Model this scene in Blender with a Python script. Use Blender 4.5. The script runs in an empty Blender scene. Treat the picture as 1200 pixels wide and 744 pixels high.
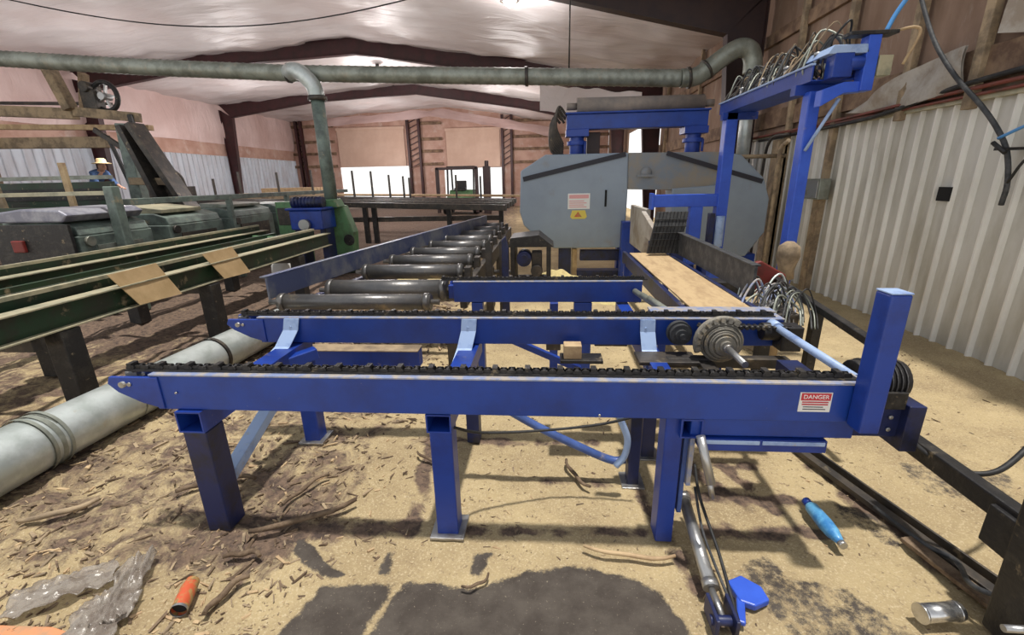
import bpy, math, random
from mathutils import Vector, Matrix, noise, Euler
random.seed(7)
C = bpy.context.scene
COL = C.collection
PI = math.pi
V = Vector

# ------------------------------------------------------------------ materials
def newmat(name):
    m = bpy.data.materials.new(name); m.use_nodes = True
    nt = m.node_tree; b = nt.nodes['Principled BSDF']
    return m, nt, b

def mat(name, col, rough=.5, metal=0., col2=None, scale=6., lo=.45, hi=.62, bump=0., bscale=40., col3=None, s3=2.5, l3=.55, h3=.7, spec=None, stretch=(1, 1, 1)):
    m, nt, b = newmat(name); N = nt.nodes; L = nt.links
    b.inputs['Roughness'].default_value = rough; b.inputs['Metallic'].default_value = metal
    b.inputs['Base Color'].default_value = (*col, 1)
    if spec is not None: b.inputs['Specular IOR Level'].default_value = spec
    tc = N.new('ShaderNodeTexCoord'); mp = N.new('ShaderNodeMapping'); mp.inputs['Scale'].default_value = stretch
    L.new(tc.outputs['Object'], mp.inputs[0])
    last = None
    def layer(prev, c1, c2, sc, lo, hi, det=6):
        n = N.new('ShaderNodeTexNoise'); n.inputs['Scale'].default_value = sc; n.inputs['Detail'].default_value = det; n.inputs['Roughness'].default_value = .65
        L.new(mp.outputs[0], n.inputs['Vector'])
        mr = N.new('ShaderNodeMapRange'); mr.inputs['From Min'].default_value = lo; mr.inputs['From Max'].default_value = hi
        L.new(n.outputs['Fac'], mr.inputs['Value'])
        mx = N.new('ShaderNodeMix'); mx.data_type = 'RGBA'
        L.new(mr.outputs[0], mx.inputs['Factor'])
        if prev is None: mx.inputs['A'].default_value = (*c1, 1)
        else: L.new(prev, mx.inputs['A'])
        mx.inputs['B'].default_value = (*c2, 1)
        return mx.outputs['Result']
    if col2: last = layer(None, col, col2, scale, lo, hi)
    if col3: last = layer(last, col, col3, s3, l3, h3, 8)
    if last is not None: L.new(last, b.inputs['Base Color'])
    if bump:
        n = N.new('ShaderNodeTexNoise'); n.inputs['Scale'].default_value = bscale; n.inputs['Detail'].default_value = 5
        L.new(mp.outputs[0], n.inputs['Vector'])
        bp = N.new('ShaderNodeBump'); bp.inputs['Strength'].default_value = bump; bp.inputs['Distance'].default_value = .02
        L.new(n.outputs['Fac'], bp.inputs['Height']); L.new(bp.outputs[0], b.inputs['Normal'])
    return m

def emit(name, col, s):
    m, nt, b = newmat(name)
    b.inputs['Base Color'].default_value = (*col, 1)
    b.inputs['Emission Color'].default_value = (*col, 1); b.inputs['Emission Strength'].default_value = s
    return m

M = {}
DUST = (.42, .33, .2)
M['blue'] = mat('blue_paint', (.010, .045, .30), .40, 0, (.008, .022, .15), 5, .45, .75, .05, 30, DUST, 9, .66, .8)
M['blue_beam'] = mat('blue_beam_paint', (.009, .050, .315), .42, 0, (.010, .032, .19), 5, .42, .72, .04, 30, DUST, 11, .66, .84)
M['blue_bright'] = mat('bright_blue_paint', (.035, .11, .62), .4, 0, (.02, .06, .42), 4, .4, .8, .05, 30, DUST, 8, .68, .85)
M['blue_pale'] = mat('pale_blue_worn_paint', (.34, .46, .70), .42, 0, (.16, .25, .52), 8, .5, .7, .05, 30, DUST, 12, .62, .8)
M['blue_edge'] = mat('worn_blue_edge', (.20, .25, .42), .5, 0, (.38, .34, .30), 18, .42, .6, .1, 60)
M['blue_mid'] = mat('mid_blue_worn_paint', (.06, .115, .34), .45, 0, (.03, .055, .18), 7, .45, .7, .05, 30, DUST, 10, .62, .8)
M['blue_dark'] = mat('dark_blue_oily_paint', (.010, .018, .085), .45, 0, (.012, .012, .02), 6, .45, .65, .08, 30, DUST, 8, .66, .8)
M['black'] = mat('black_oily_steel', (.018, .017, .018), .5, .2, (.05, .045, .04), 10, .5, .7, .2, 40, DUST, 14, .62, .8)
M['rubber'] = mat('black_rubber', (.012, .012, .013), .6, 0, (.05, .05, .05), 9, .5, .75, .1, 40)
M['rubber2'] = mat('worn_black_rubber', (.03, .032, .036), .65, 0, (.09, .09, .09), 12, .45, .7, .15, 50)
M['darksteel'] = mat('dark_mill_steel', (.05, .045, .042), .5, .4, (.11, .09, .07), 7, .45, .7, .15, 40, DUST, 9, .62, .8)
M['steel'] = mat('bare_steel', (.42, .42, .42), .38, .8, (.25, .22, .19), 8, .5, .7, .1, 60)
M['roller'] = mat('roller_steel', (.10, .10, .105), .36, .55, (.17, .16, .15), 5, .4, .7, .1, 30, DUST, 6, .6, .78)
M['galv'] = mat('galvanised_duct', (.56, .60, .59), .36, .45, (.42, .46, .44), 5, .42, .6, .08, 20, DUST, 6, .62, .85)
M['galv_dusty'] = mat('dusty_galvanised_duct', (.29, .31, .27), .45, .35, (.18, .19, .16), 4, .42, .6, .08, 20, (.34, .31, .25), 5, .55, .75)
M['saw_grey'] = mat('blue_grey_paint', (.26, .315, .385), .42, 0, (.22, .265, .33), 1.6, .4, .7, .02, 20, (.24, .22, .20), 2.2, .60, .8)
M['saw_dirty'] = mat('dusty_grey_paint', (.19, .22, .26), .5, 0, (.26, .23, .19), 3, .4, .62, .05, 20)
M['maroon'] = mat('maroon_primer_steel', (.050, .012, .014), .55, 0, (.03, .010, .010), 3, .4, .6, .05, 20)
M['maroon_dark'] = mat('dark_maroon_steel', (.022, .010, .012), .55, 0, (.035, .016, .014), 3, .4, .6, .05, 20)
M['green'] = mat('dark_green_paint', (.012, .040, .018), .5, 0, (.02, .025, .016), 5, .45, .62, .08, 30, DUST, 7, .60, .78)
M['green_mid'] = mat('green_paint', (.10, .23, .10), .5, 0, (.07, .12, .06), 5, .45, .65, .06, 30, DUST, 7, .60, .8)
M['greygreen'] = mat('grey_green_machine_paint', (.17, .22, .19), .5, 0, (.09, .11, .10), 4, .42, .6, .1, 30, DUST, 6, .6, .75)
M['flange'] = mat('worn_flange_top', (.42, .38, .26), .5, .1, (.24, .24, .17), 6, .45, .65, .1, 40)
M['wood'] = mat('weathered_timber', (.36, .27, .17), .85, 0, (.18, .135, .09), 5, .42, .6, .3, 30, stretch=(1, 1, 1))
M['wood_new'] = mat('fresh_timber', (.52, .38, .22), .8, 0, (.38, .26, .15), 8, .42, .6, .2, 30)
M['bark'] = mat('bark', (.10, .065, .04), .9, 0, (.20, .14, .09), 14, .42, .6, .4, 50)
M['card'] = mat('tan_board', (.42, .29, .15), .85, 0, (.34, .23, .11), 7, .4, .65, .1, 30)
M['belt'] = mat('sawdust_covered_belt', (.50, .36, .20), .9, 0, (.38, .26, .14), 5, .45, .65, .2, 60, stretch=(3, 1, 1))
M['white'] = mat('white_print', (.75, .75, .74), .5)
M['pinkprint'] = mat('faded_red_print', (.72, .36, .36), .5)
M['red'] = mat('red_paint', (.20, .022, .018), .55, 0, (.12, .02, .015), 9, .45, .65)
M['yellow'] = mat('yellow_print', (.68, .55, .10), .5)
M['redprint'] = mat('red_print', (.50, .03, .05), .5)
M['ink'] = mat('black_print', (.02, .02, .03), .6)
M['hole'] = mat('dark_opening', (.006, .006, .007), .9)
M['orange'] = mat('orange_can_print', (.55, .10, .04), .45, 0, (.38, .24, .09), 26, .45, .56, 0, 40, (.05, .04, .03), 30, .55, .68)
M['plastic'] = mat('cloudy_plastic_film', (.36, .32, .28), .22, 0, (.24, .20, .17), 20, .45, .6, .3, 30)
M['plastic'].node_tree.nodes['Principled BSDF'].inputs['Alpha'].default_value = .55
M['aqua'] = mat('light_blue_plastic', (.04, .20, .48), .35, 0, (.14, .42, .68), 12, .42, .6)
M['skin'] = mat('skin', (.45, .26, .18), .6)
M['denim'] = mat('blue_shirt_cloth', (.06, .12, .26), .85, 0, (.04, .08, .18), 12, .45, .6)
M['trouser'] = mat('dark_trouser_cloth', (.03, .03, .04), .85)
M['straw'] = mat('straw_hat', (.50, .38, .20), .8, 0, (.38, .27, .13), 60, .45, .6)
M['bluehose'] = mat('blue_hose', (.08, .28, .62), .4)
M['redhose'] = mat('red_brown_conduit', (.20, .05, .035), .55, 0, (.12, .05, .035), 8, .45, .6)
M['lamp'] = emit('lamp_glass', (1, .97, .93), 14)
M['plywood'] = mat('dusty_plywood', (.20, .125, .085), .85, 0, (.27, .18, .13), 2.2, .4, .62, .1, 20, (.33, .27, .22), 3, .56, .72, stretch=(1, 1, .35))
M['ply_pink'] = mat('pinkish_plywood', (.44, .26, .20), .85, 0, (.56, .37, .30), 1.2, .4, .62, .05, 20, (.62, .50, .45), 1.6, .56, .72)
M['ply_light'] = mat('light_tan_panel', (.58, .40, .31), .85, 0, (.66, .48, .38), 1.0, .4, .65, .03, 10)
M['girt'] = mat('brown_girt', (.26, .17, .105), .8, 0, (.12, .07, .045), 4, .4, .6)
M['insul_old'] = mat('torn_white_insulation', (.46, .43, .39), .8, 0, (.30, .25, .2), 3, .42, .62, .4, 8)

# wrinkled white vinyl insulation of the ceiling
def insul(name, col, col2):
    m, nt, b = newmat(name); N = nt.nodes; L = nt.links
    b.inputs['Roughness'].default_value = .42
    tc = N.new('ShaderNodeTexCoord'); n = N.new('ShaderNodeTexNoise'); n.inputs['Scale'].default_value = .55; n.inputs['Detail'].default_value = 4
    L.new(tc.outputs['Object'], n.inputs['Vector'])
    mr = N.new('ShaderNodeMapRange'); mr.inputs['From Min'].default_value = .4; mr.inputs['From Max'].default_value = .62; L.new(n.outputs['Fac'], mr.inputs['Value'])
    mx = N.new('ShaderNodeMix'); mx.data_type = 'RGBA'; mx.inputs['A'].default_value = (*col, 1); mx.inputs['B'].default_value = (*col2, 1)
    L.new(mr.outputs[0], mx.inputs['Factor']); L.new(mx.outputs['Result'], b.inputs['Base Color'])
    mp = N.new('ShaderNodeMapping'); mp.inputs['Scale'].default_value = (.35, 1.6, .6); L.new(tc.outputs['Object'], mp.inputs[0])
    n2 = N.new('ShaderNodeTexNoise'); n2.inputs['Scale'].default_value = 1.6; n2.inputs['Detail'].default_value = 5; n2.inputs['Distortion'].default_value = .6
    L.new(mp.outputs[0], n2.inputs['Vector'])
    bp = N.new('ShaderNodeBump'); bp.inputs['Strength'].default_value = .75; bp.inputs['Distance'].default_value = .12
    L.new(n2.outputs['Fac'], bp.inputs['Height']); L.new(bp.outputs[0], b.inputs['Normal'])
    return m
M['insul'] = insul('vinyl_insulation', (.70, .655, .655), (.60, .53, .52))
M['insul_pink'] = insul('pinkish_vinyl_insulation', (.74, .575, .55), (.62, .45, .42))

# corrugated sheet: opaque on the right, daylight coming through on the left
def sheet(name, col, col2, trans):
    m, nt, b = newmat(name); N = nt.nodes; L = nt.links
    tc = N.new('ShaderNodeTexCoord')
    def noi(sc, lo, hi, stretch):
        mp = N.new('ShaderNodeMapping'); mp.inputs['Scale'].default_value = stretch; L.new(tc.outputs['Object'], mp.inputs[0])
        n = N.new('ShaderNodeTexNoise'); n.inputs['Scale'].default_value = sc; n.inputs['Detail'].default_value = 7; n.inputs['Roughness'].default_value = .65; L.new(mp.outputs[0], n.inputs['Vector'])
        mr = N.new('ShaderNodeMapRange'); mr.inputs['From Min'].default_value = lo; mr.inputs['From Max'].default_value = hi; L.new(n.outputs['Fac'], mr.inputs['Value']); return mr.outputs[0]
    mx = N.new('ShaderNodeMix'); mx.data_type = 'RGBA'; mx.inputs['A'].default_value = (*col, 1); mx.inputs['B'].default_value = (*col2, 1)
    L.new(noi(2.2, .42, .68, (1, 1.5, .35)), mx.inputs['Factor'])
    L.new(mx.outputs['Result'], b.inputs['Base Color']); b.inputs['Roughness'].default_value = .5
    if trans:
        t = N.new('ShaderNodeBsdfTranslucent'); L.new(mx.outputs['Result'], t.inputs['Color'])
        s = N.new('ShaderNodeMixShader'); s.inputs[0].default_value = trans
        L.new(b.outputs[0], s.inputs[1]); L.new(t.outputs[0], s.inputs[2]); L.new(s.outputs[0], N['Material Output'].inputs['Surface'])
    return m
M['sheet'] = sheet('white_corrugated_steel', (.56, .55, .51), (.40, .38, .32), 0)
M['sheet_rib'] = sheet('clean_rib_paint', (.78, .77, .73), (.58, .56, .51), 0)  # paler ribs: light catching the ribs is painted into the colour
M['sheet_t'] = sheet('translucent_corrugated_panel', (.72, .74, .78), (.60, .58, .60), .55)

# floor: sawdust, dirt and painted beam shadows, bare concrete where the "bare" attribute is high
def floormat():
    m, nt, b = newmat('sawdust_floor'); N = nt.nodes; L = nt.links
    tc = N.new('ShaderNodeTexCoord')
    def noi(sc, det=8, rough=.65, stretch=(1, 1, 1), dist=0):
        mp = N.new('ShaderNodeMapping'); mp.inputs['Scale'].default_value = stretch; L.new(tc.outputs['Object'], mp.inputs[0])
        n = N.new('ShaderNodeTexNoise'); n.inputs['Scale'].default_value = sc; n.inputs['Detail'].default_value = det; n.inputs['Roughness'].default_value = rough
        n.inputs['Distortion'].default_value = dist
        L.new(mp.outputs[0], n.inputs['Vector']); return n.outputs['Fac']
    def rng(v, lo, hi):
        mr = N.new('ShaderNodeMapRange'); mr.inputs['From Min'].default_value = lo; mr.inputs['From Max'].default_value = hi; L.new(v, mr.inputs['Value']); return mr.outputs[0]
    def mix(f, a, bb):
        mx = N.new('ShaderNodeMix'); mx.data_type = 'RGBA'; L.new(f, mx.inputs['Factor'])
        for s, c in (('A', a), ('B', bb)):
            if isinstance(c, tuple): mx.inputs[s].default_value = (*c, 1)
            else: L.new(c, mx.inputs[s])
        return mx.outputs['Result']
    def math_(op, a, bb):
        n = N.new('ShaderNodeMath'); n.operation = op
        for i, v in enumerate((a, bb)):
            if isinstance(v, (int, float)): n.inputs[i].default_value = v
            else: L.new(v, n.inputs[i])
        return n.outputs[0]
    dust = mix(rng(noi(1.6), .38, .62), (.53, .415, .235), (.37, .28, .16))
    dust = mix(rng(noi(110, 3), .52, .72), dust, (.66, .55, .36))
    dust = mix(rng(noi(38, 6, .75), .57, .68), dust, (.22, .155, .10))
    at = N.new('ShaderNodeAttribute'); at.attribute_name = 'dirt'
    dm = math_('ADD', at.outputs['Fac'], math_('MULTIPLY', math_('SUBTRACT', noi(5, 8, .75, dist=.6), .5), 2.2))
    dirt_shade = mix(rng(noi(22, 8, .75), .42, .6), (.21, .145, .105), (.085, .062, .052))
    c = mix(rng(dm, .42, .75), dust, dirt_shade)
    ab = N.new('ShaderNodeAttribute'); ab.attribute_name = 'bare'
    bm = math_('ADD', ab.outputs['Fac'], math_('MULTIPLY', math_('SUBTRACT', noi(11, 10, .82), .5), 1.25))
    conc = mix(rng(noi(7), .4, .62), (.075, .062, .053), (.115, .098, .083))
    conc = mix(rng(noi(90, 4), .63, .72), conc, (.34, .29, .22))
    f = rng(bm, .44, .60)
    c = mix(f, c, conc)
    L.new(c, b.inputs['Base Color']); b.inputs['Roughness'].default_value = .9; b.inputs['Specular IOR Level'].default_value = .2
    bp = N.new('ShaderNodeBump'); bp.inputs['Strength'].default_value = .7; bp.inputs['Distance'].default_value = .02
    h = math_('ADD', noi(45, 8, .75), math_('MULTIPLY', noi(12, 6), .8)); L.new(h, bp.inputs['Height']); L.new(bp.outputs[0], b.inputs['Normal'])
    return m
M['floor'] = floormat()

# ------------------------------------------------------------------ mesh helpers
class MB:
    def __init__(s): s.v = []; s.f = []; s.sm = []; s.mi = []
    def add(s, vs, fs, smooth=False, mi=0):
        o = len(s.v); s.v += [tuple(v) for v in vs]
        for f in fs: s.f.append([i + o for i in f]); s.sm.append(smooth); s.mi.append(mi)
        return s
    def box(s, x0, x1, y0, y1, z0, z1, mi=0, m=None):
        vs = [V((x, y, z)) for x in (x0, x1) for y in (y0, y1) for z in (z0, z1)]
        if m: vs = [m @ v for v in vs]
        return s.add(vs, [(0, 1, 3, 2), (4, 6, 7, 5), (0, 4, 5, 1), (2, 3, 7, 6), (0, 2, 6, 4), (1, 5, 7, 3)], False, mi)
    def bar(s, a, b, w, h, mi=0, up=(0, 0, 1)):
        a, b = V(a), V(b); d = (b - a); L = d.length; d.normalize(); u = V(up)
        if abs(d.dot(u)) > .98: u = V((0, 1, 0))
        r = d.cross(u).normalized(); u = r.cross(d)
        m = Matrix((( r.x, d.x, u.x, a.x), (r.y, d.y, u.y, a.y), (r.z, d.z, u.z, a.z), (0, 0, 0, 1)))
        return s.box(-w / 2, w / 2, 0, L, -h / 2, h / 2, mi, m)
    def tube(s, pts, r, n=14, cap=True, mi=0, closed=False):
        P = [V(p) for p in pts]; k = len(P); R = r if isinstance(r, (list, tuple)) else [r] * k
        vs = []; t0 = None; nrm = None
        for i, p in enumerate(P):
            a = P[i - 1] if (i > 0 or closed) else P[i]; b = P[(i + 1) % k] if (i < k - 1 or closed) else P[i]
            t = (b - a).normalized() if (b - a).length > 1e-9 else V((0, 0, 1))
            if nrm is None:
                u = V((0, 0, 1)) if abs(t.z) < .9 else V((1, 0, 0)); nrm = (u - t * u.dot(t)).normalized()
            else:
                nrm = (nrm - t * nrm.dot(t)); nrm = nrm.normalized() if nrm.length > 1e-6 else t.orthogonal().normalized()
            bi = t.cross(nrm)
            vs += [p + (nrm * math.cos(2 * PI * j / n) + bi * math.sin(2 * PI * j / n)) * R[i] for j in range(n)]
        fs = []
        for i in range(k if closed else k - 1):
            for j in range(n):
                a = i * n + j; b = i * n + (j + 1) % n; c = ((i + 1) % k) * n + (j + 1) % n; d = ((i + 1) % k) * n + j
                fs.append((a, b, c, d))
        s.add(vs, fs, True, mi)
        if cap and not closed:
            o = len(s.v) - len(vs)
            s.f.append([o + j for j in range(n)][::-1]); s.sm.append(False); s.mi.append(mi)
            s.f.append([o + (k - 1) * n + j for j in range(n)]); s.sm.append(False); s.mi.append(mi)
        return s
    def pipe(s, pts, r, th, n=24, mi=0):      # hollow open-ended tube
        s.tube(pts, r, n, False, mi); s.tube(list(pts)[::-1], r - th, n, False, mi)
        return s
    def prism(s, poly, ax, a0, a1, mi=0, smooth=False):
        # poly: 2D points; ax = axis of extrusion: 'y' -> poly is (x,z); 'x' -> (y,z); 'z' -> (x,y)
        def P(p, a): return {'y': (p[0], a, p[1]), 'x': (a, p[0], p[1]), 'z': (p[0], p[1], a)}[ax]
        n = len(poly); vs = [P(p, a0) for p in poly] + [P(p, a1) for p in poly]
        fs = [tuple(range(n))[::-1], tuple(range(n, 2 * n))]
        s.add(vs, fs, False, mi)
        o = len(s.v) - 2 * n
        for i in range(n):
            j = (i + 1) % n; s.f.append([o + i, o + j, o + n + j, o + n + i]); s.sm.append(smooth); s.mi.append(mi)
        return s
    def lathe(s, prof, c, ax='z', n=24, mi=0):
        vs = []
        for r, h in prof:
            for j in range(n):
                a = 2 * PI * j / n; x, y = r * math.cos(a), r * math.sin(a)
                vs.append({'z': (c[0] + x, c[1] + y, c[2] + h), 'y': (c[0] + x, c[1] + h, c[2] + y), 'x': (c[0] + h, c[1] + x, c[2] + y)}[ax])
        fs = []
        for i in range(len(prof) - 1):
            for j in range(n): fs.append((i * n + j, i * n + (j + 1) % n, (i + 1) * n + (j + 1) % n, (i + 1) * n + j))
        return s.add(vs, fs, True, mi)
    def hollow(s, x0, x1, y0, y1, z0, z1, t, ax='y', mi=0):   # rectangular tube, open ends along ax
        if ax == 'y':
            s.box(x0, x1, y0, y1, z1 - t, z1, mi); s.box(x0, x1, y0, y1, z0, z0 + t, mi)
            s.box(x0, x0 + t, y0, y1, z0 + t, z1 - t, mi); s.box(x1 - t, x1, y0, y1, z0 + t, z1 - t, mi)
        else:
            s.box(x0, x1, y0, y1, z1 - t, z1, mi); s.box(x0, x1, y0, y1, z0, z0 + t, mi)
            s.box(x0, x1, y0, y0 + t, z0 + t, z1 - t, mi); s.box(x0, x1, y1 - t, y1, z0 + t, z1 - t, mi)
        return s
    def build(s, name, m, parent=None, bev=0, label=None, recalc=True):
        xs = [v[0] for v in s.v]; ys = [v[1] for v in s.v]; zs = [v[2] for v in s.v]
        o = V(((min(xs) + max(xs)) / 2, (min(ys) + max(ys)) / 2, min(zs)))
        me = bpy.data.meshes.new(name); me.from_pydata([V(v) - o for v in s.v], [], s.f)
        ms = m if isinstance(m, (list, tuple)) else [m]
        for q in ms: me.materials.append(M[q] if isinstance(q, str) else q)
        me.polygons.foreach_set('use_smooth', s.sm); me.polygons.foreach_set('material_index', s.mi)
        if recalc:
            import bmesh
            bm = bmesh.new(); bm.from_mesh(me); bmesh.ops.recalc_face_normals(bm, faces=bm.faces); bm.to_mesh(me); bm.free()
        me.update()
        ob = bpy.data.objects.new(name, me); COL.objects.link(ob)
        if parent: ob.parent = parent; ob.location = o - WL[parent.name]
        else: ob.location = o
        WL[ob.name] = o
        if bev:
            b = ob.modifiers.new('bevel', 'BEVEL'); b.width = bev; b.segments = 2; b.limit_method = 'ANGLE'; b.angle_limit = .7
        if label: ob['label'] = label
        return ob
WL = {}
def tag(o, label, cat, group=None, kind=None):
    o['label'] = label; o['category'] = cat
    if group: o['group'] = group
    if kind: o['kind'] = kind
    return o
def thing(name, label, cat, loc, group=None):
    o = bpy.data.objects.new(name, None); COL.objects.link(o); o.location = loc; o.empty_display_size = .1
    WL[o.name] = V(loc); return tag(o, label, cat, group)
def struct(o): o['kind'] = 'structure'; return o
def text(txt, size, at, rx, m, parent, name='lettering', ext=.0006, rz=0):
    cu = bpy.data.curves.new(name, 'FONT'); cu.body = txt; cu.size = size; cu.extrude = ext; cu.align_x = 'CENTER'; cu.align_y = 'CENTER'
    t = bpy.data.objects.new(name, cu); COL.objects.link(t); bpy.context.view_layer.update()
    me = bpy.data.meshes.new_from_object(t); bpy.data.objects.remove(t); me.materials.clear(); me.materials.append(M[m])
    ob = bpy.data.objects.new(name, me); COL.objects.link(ob); ob.parent = parent; ob.location = V(at) - WL[parent.name]; ob.rotation_euler = (rx, 0, rz)
    WL[ob.name] = V(at); return ob
def arc(c, r, a0, a1, n, plane='xz'):
    out = []
    for i in range(n + 1):
        a = math.radians(a0 + (a1 - a0) * i / n); p, q = r * math.cos(a), r * math.sin(a)
        out.append({'xz': (c[0] + p, c[1], c[2] + q), 'yz': (c[0], c[1] + p, c[2] + q), 'xy': (c[0] + p, c[1] + q, c[2])}[plane])
    return out
def spline(pts, n=8):
    P = [V(p) for p in pts]; P = [P[0] * 2 - P[1]] + P + [P[-1] * 2 - P[-2]]; out = []
    for i in range(1, len(P) - 2):
        for k in range(n):
            t = k / n; a, b, c, d = P[i - 1], P[i], P[i + 1], P[i + 2]
            out.append(.5 * ((2 * b) + (c - a) * t + (2 * a - 5 * b + 4 * c - d) * t * t + (3 * b - a - 3 * c + d) * t ** 3))
    out.append(P[-2]); return out
def sst(a, b, x):
    t = max(0, min(1, (x - a) / (b - a))); return t * t * (3 - 2 * t)
# ================================================================== SETTING
WX = 3.7          # right wall
LX = -16.0        # left wall
BY = 29.0         # far gable wall
RX = -6.1         # ridge

def floor_h(x, y):
    n = noise.noise(V((x * .9, y * .9, 3))) * .035 + noise.noise(V((x * 3, y * 3, 7))) * .016 + noise.noise(V((x * 11, y * 11, 1))) * .006
    left = sst(-.9, -2.0, x) * (1 + .3 * noise.noise(V((x, y, 0))))
    rough = (noise.noise(V((x * 6, y * 6, 5))) * .034 + abs(noise.noise(V((x * 14, y * 14, 6)))) * .022 + noise.noise(V((x * 27, y * 27, 8))) * .008) * left + .006 * noise.noise(V((x * 22, y * 22, 2)))
    pile = sst(2.9, 3.8, x) * (.05 + .03 * noise.noise(V((y * 1.4, 0, 0)))) 
    flat = 1 - .75 * sst(1.75, 1.5, y) * sst(-1.35, -1.0, x) * sst(1.7, 1.1, x)
    z = (n * .55 + rough) * flat + pile
    return z - .012
def inpoly(x, y, poly):
    c = False; j = len(poly) - 1
    for i in range(len(poly)):
        if (poly[i][1] > y) != (poly[j][1] > y) and x < (poly[j][0] - poly[i][0]) * (y - poly[i][1]) / (poly[j][1] - poly[i][1]) + poly[i][0]: c = not c
        j = i
    return c
def pdist(x, y, poly):
    d = 9
    for i in range(len(poly)):
        a, b = V(poly[i]), V(poly[(i + 1) % len(poly)]); p = V((x, y)); ab = b - a
        t = max(0, min(1, (p - a).dot(ab) / max(ab.length_squared, 1e-9))); d = min(d, (a + ab * t - p).length)
    return d if inpoly(x, y, poly) else -d
BARE = [
    ([(-.60, 1.415), (-.48, 1.425), (-.30, 1.40), (-.22, 1.44), (-.07, 1.505), (.12, 1.54), (.22, 1.53), (.36, 1.49), (.46, 1.43), (.52, 1.30), (.54, .6), (-.72, .6), (-.655, 1.2)], 1.),
    ([(-.93, 1.385), (-.62, 1.415), (-.675, 1.2), (-.75, .6), (-1.1, .6), (-.99, 1.2)], 1.),
    ([(-1.17, 1.63), (-1.08, 1.60), (-.98, 1.51), (-.84, 1.44), (-.92, 1.42), (-1.03, 1.46), (-1.16, 1.55)], .9),
    ([(-.73, 1.59), (-.67, 1.59), (-.66, 1.44), (-.73, 1.44)], .7),
    ([(-.33, 1.60), (-.22, 1.60), (-.28, 1.45), (-.34, 1.47)], .72),
    ([(-.14, 1.60), (-.10, 1.60), (-.12, 1.53), (-.16, 1.53)], .5),
    ([(.82, 1.60), (.98, 1.68), (1.02, 1.55), (1.22, 1.50), (1.36, 1.30), (1.30, 1.1), (.95, 1.15), (.84, 1.38)], .53),
    ([(1.45, 2.05), (1.62, 1.95), (1.68, 1.75), (1.55, 1.7), (1.42, 1.9)], .52),
    ([(2.0, 2.4), (2.6, 2.3), (2.3, 1.95), (1.95, 2.1)], .5),
]
def build_floor():
    def axis(segs):
        out = []
        for a, b, st in segs:
            n = max(1, round((b - a) / st)); out += [a + (b - a) * i / n for i in range(n)]
        out.append(segs[-1][1]); return out
    xs = axis([(-18, -6, .6), (-6, -3.4, .12), (-3.4, -1.6, .035), (-1.6, 1.9, .016), (1.9, 3.4, .05), (3.4, 4.3, .12)])
    ys = axis([(-3, .8, .3), (.8, 1.0, .05), (1.0, 1.72, .012), (1.72, 3.2, .022), (3.2, 5, .045), (5, 9, .16), (9, 34, .8)])
    vs = []; bare = []; dirt_shade = []
    for y in ys:
        for x in xs:
            b = 0
            if y < 2.6 and -1.3 < x < 2.8:
                for poly, wgt in BARE:
                    d = pdist(x, y, poly); fe = .075 if wgt > .95 else .035; b = max(b, wgt * sst(-fe, fe, d))
            vs.append((x, y, floor_h(x, y) * (1 - b)))
            bare.append(b)
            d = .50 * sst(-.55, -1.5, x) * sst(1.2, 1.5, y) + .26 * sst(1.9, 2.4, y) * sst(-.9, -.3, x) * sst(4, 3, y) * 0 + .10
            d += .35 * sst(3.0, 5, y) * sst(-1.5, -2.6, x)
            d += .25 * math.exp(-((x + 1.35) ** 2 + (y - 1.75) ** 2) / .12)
            for (ax_, ay_, bx_, by_, r_, w_) in ((-.40, 1.73, .45, 1.75, .035, .55), (.75, 1.78, 1.35, 1.80, .05, .75), (.7, 2.02, 1.25, 2.03, .05, .7), (.70, 2.28, 1.20, 2.30, .04, .6), (.84, 2.3, .98, 1.95, .05, .7), (1.03, 2.3, 1.15, 1.95, .045, .6), (-.72, 2.5, -.66, 1.72, .06, .6), (-.66, 1.75, -1.3, 1.66, .05, .55), (.5, 2.0, .66, 1.3, .05, .45), (-.9, 2.5, .3, 2.5, .05, .45), (.0, 2.12, .5, 2.08, .05, .4), (1.52, 2.3, 1.76, 1.4, .07, .6)):  # shadows of beams and tubes painted in as dark bands, along with stains
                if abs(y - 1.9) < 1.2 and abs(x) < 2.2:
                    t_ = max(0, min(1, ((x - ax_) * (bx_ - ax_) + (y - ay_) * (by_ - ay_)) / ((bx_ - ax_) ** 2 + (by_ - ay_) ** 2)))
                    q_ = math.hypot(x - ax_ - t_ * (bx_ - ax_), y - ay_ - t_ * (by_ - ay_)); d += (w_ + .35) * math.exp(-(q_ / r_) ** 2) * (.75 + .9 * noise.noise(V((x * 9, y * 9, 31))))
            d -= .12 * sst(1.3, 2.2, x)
            dirt_shade.append(max(-.2, d))
    w = len(xs); fs = [(j * w + i, j * w + i + 1, (j + 1) * w + i + 1, (j + 1) * w + i) for j in range(len(ys) - 1) for i in range(w - 1)]
    me = bpy.data.meshes.new('floor'); me.from_pydata(vs, [], fs)
    for nm, arr in (('bare', bare), ('dirt', dirt_shade)):
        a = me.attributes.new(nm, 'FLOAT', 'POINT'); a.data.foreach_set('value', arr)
    me.polygons.foreach_set('use_smooth', [True] * len(fs)); me.materials.append(M['floor']); me.update()
    o = bpy.data.objects.new('floor', me); COL.objects.link(o); struct(o)
build_floor()

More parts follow.
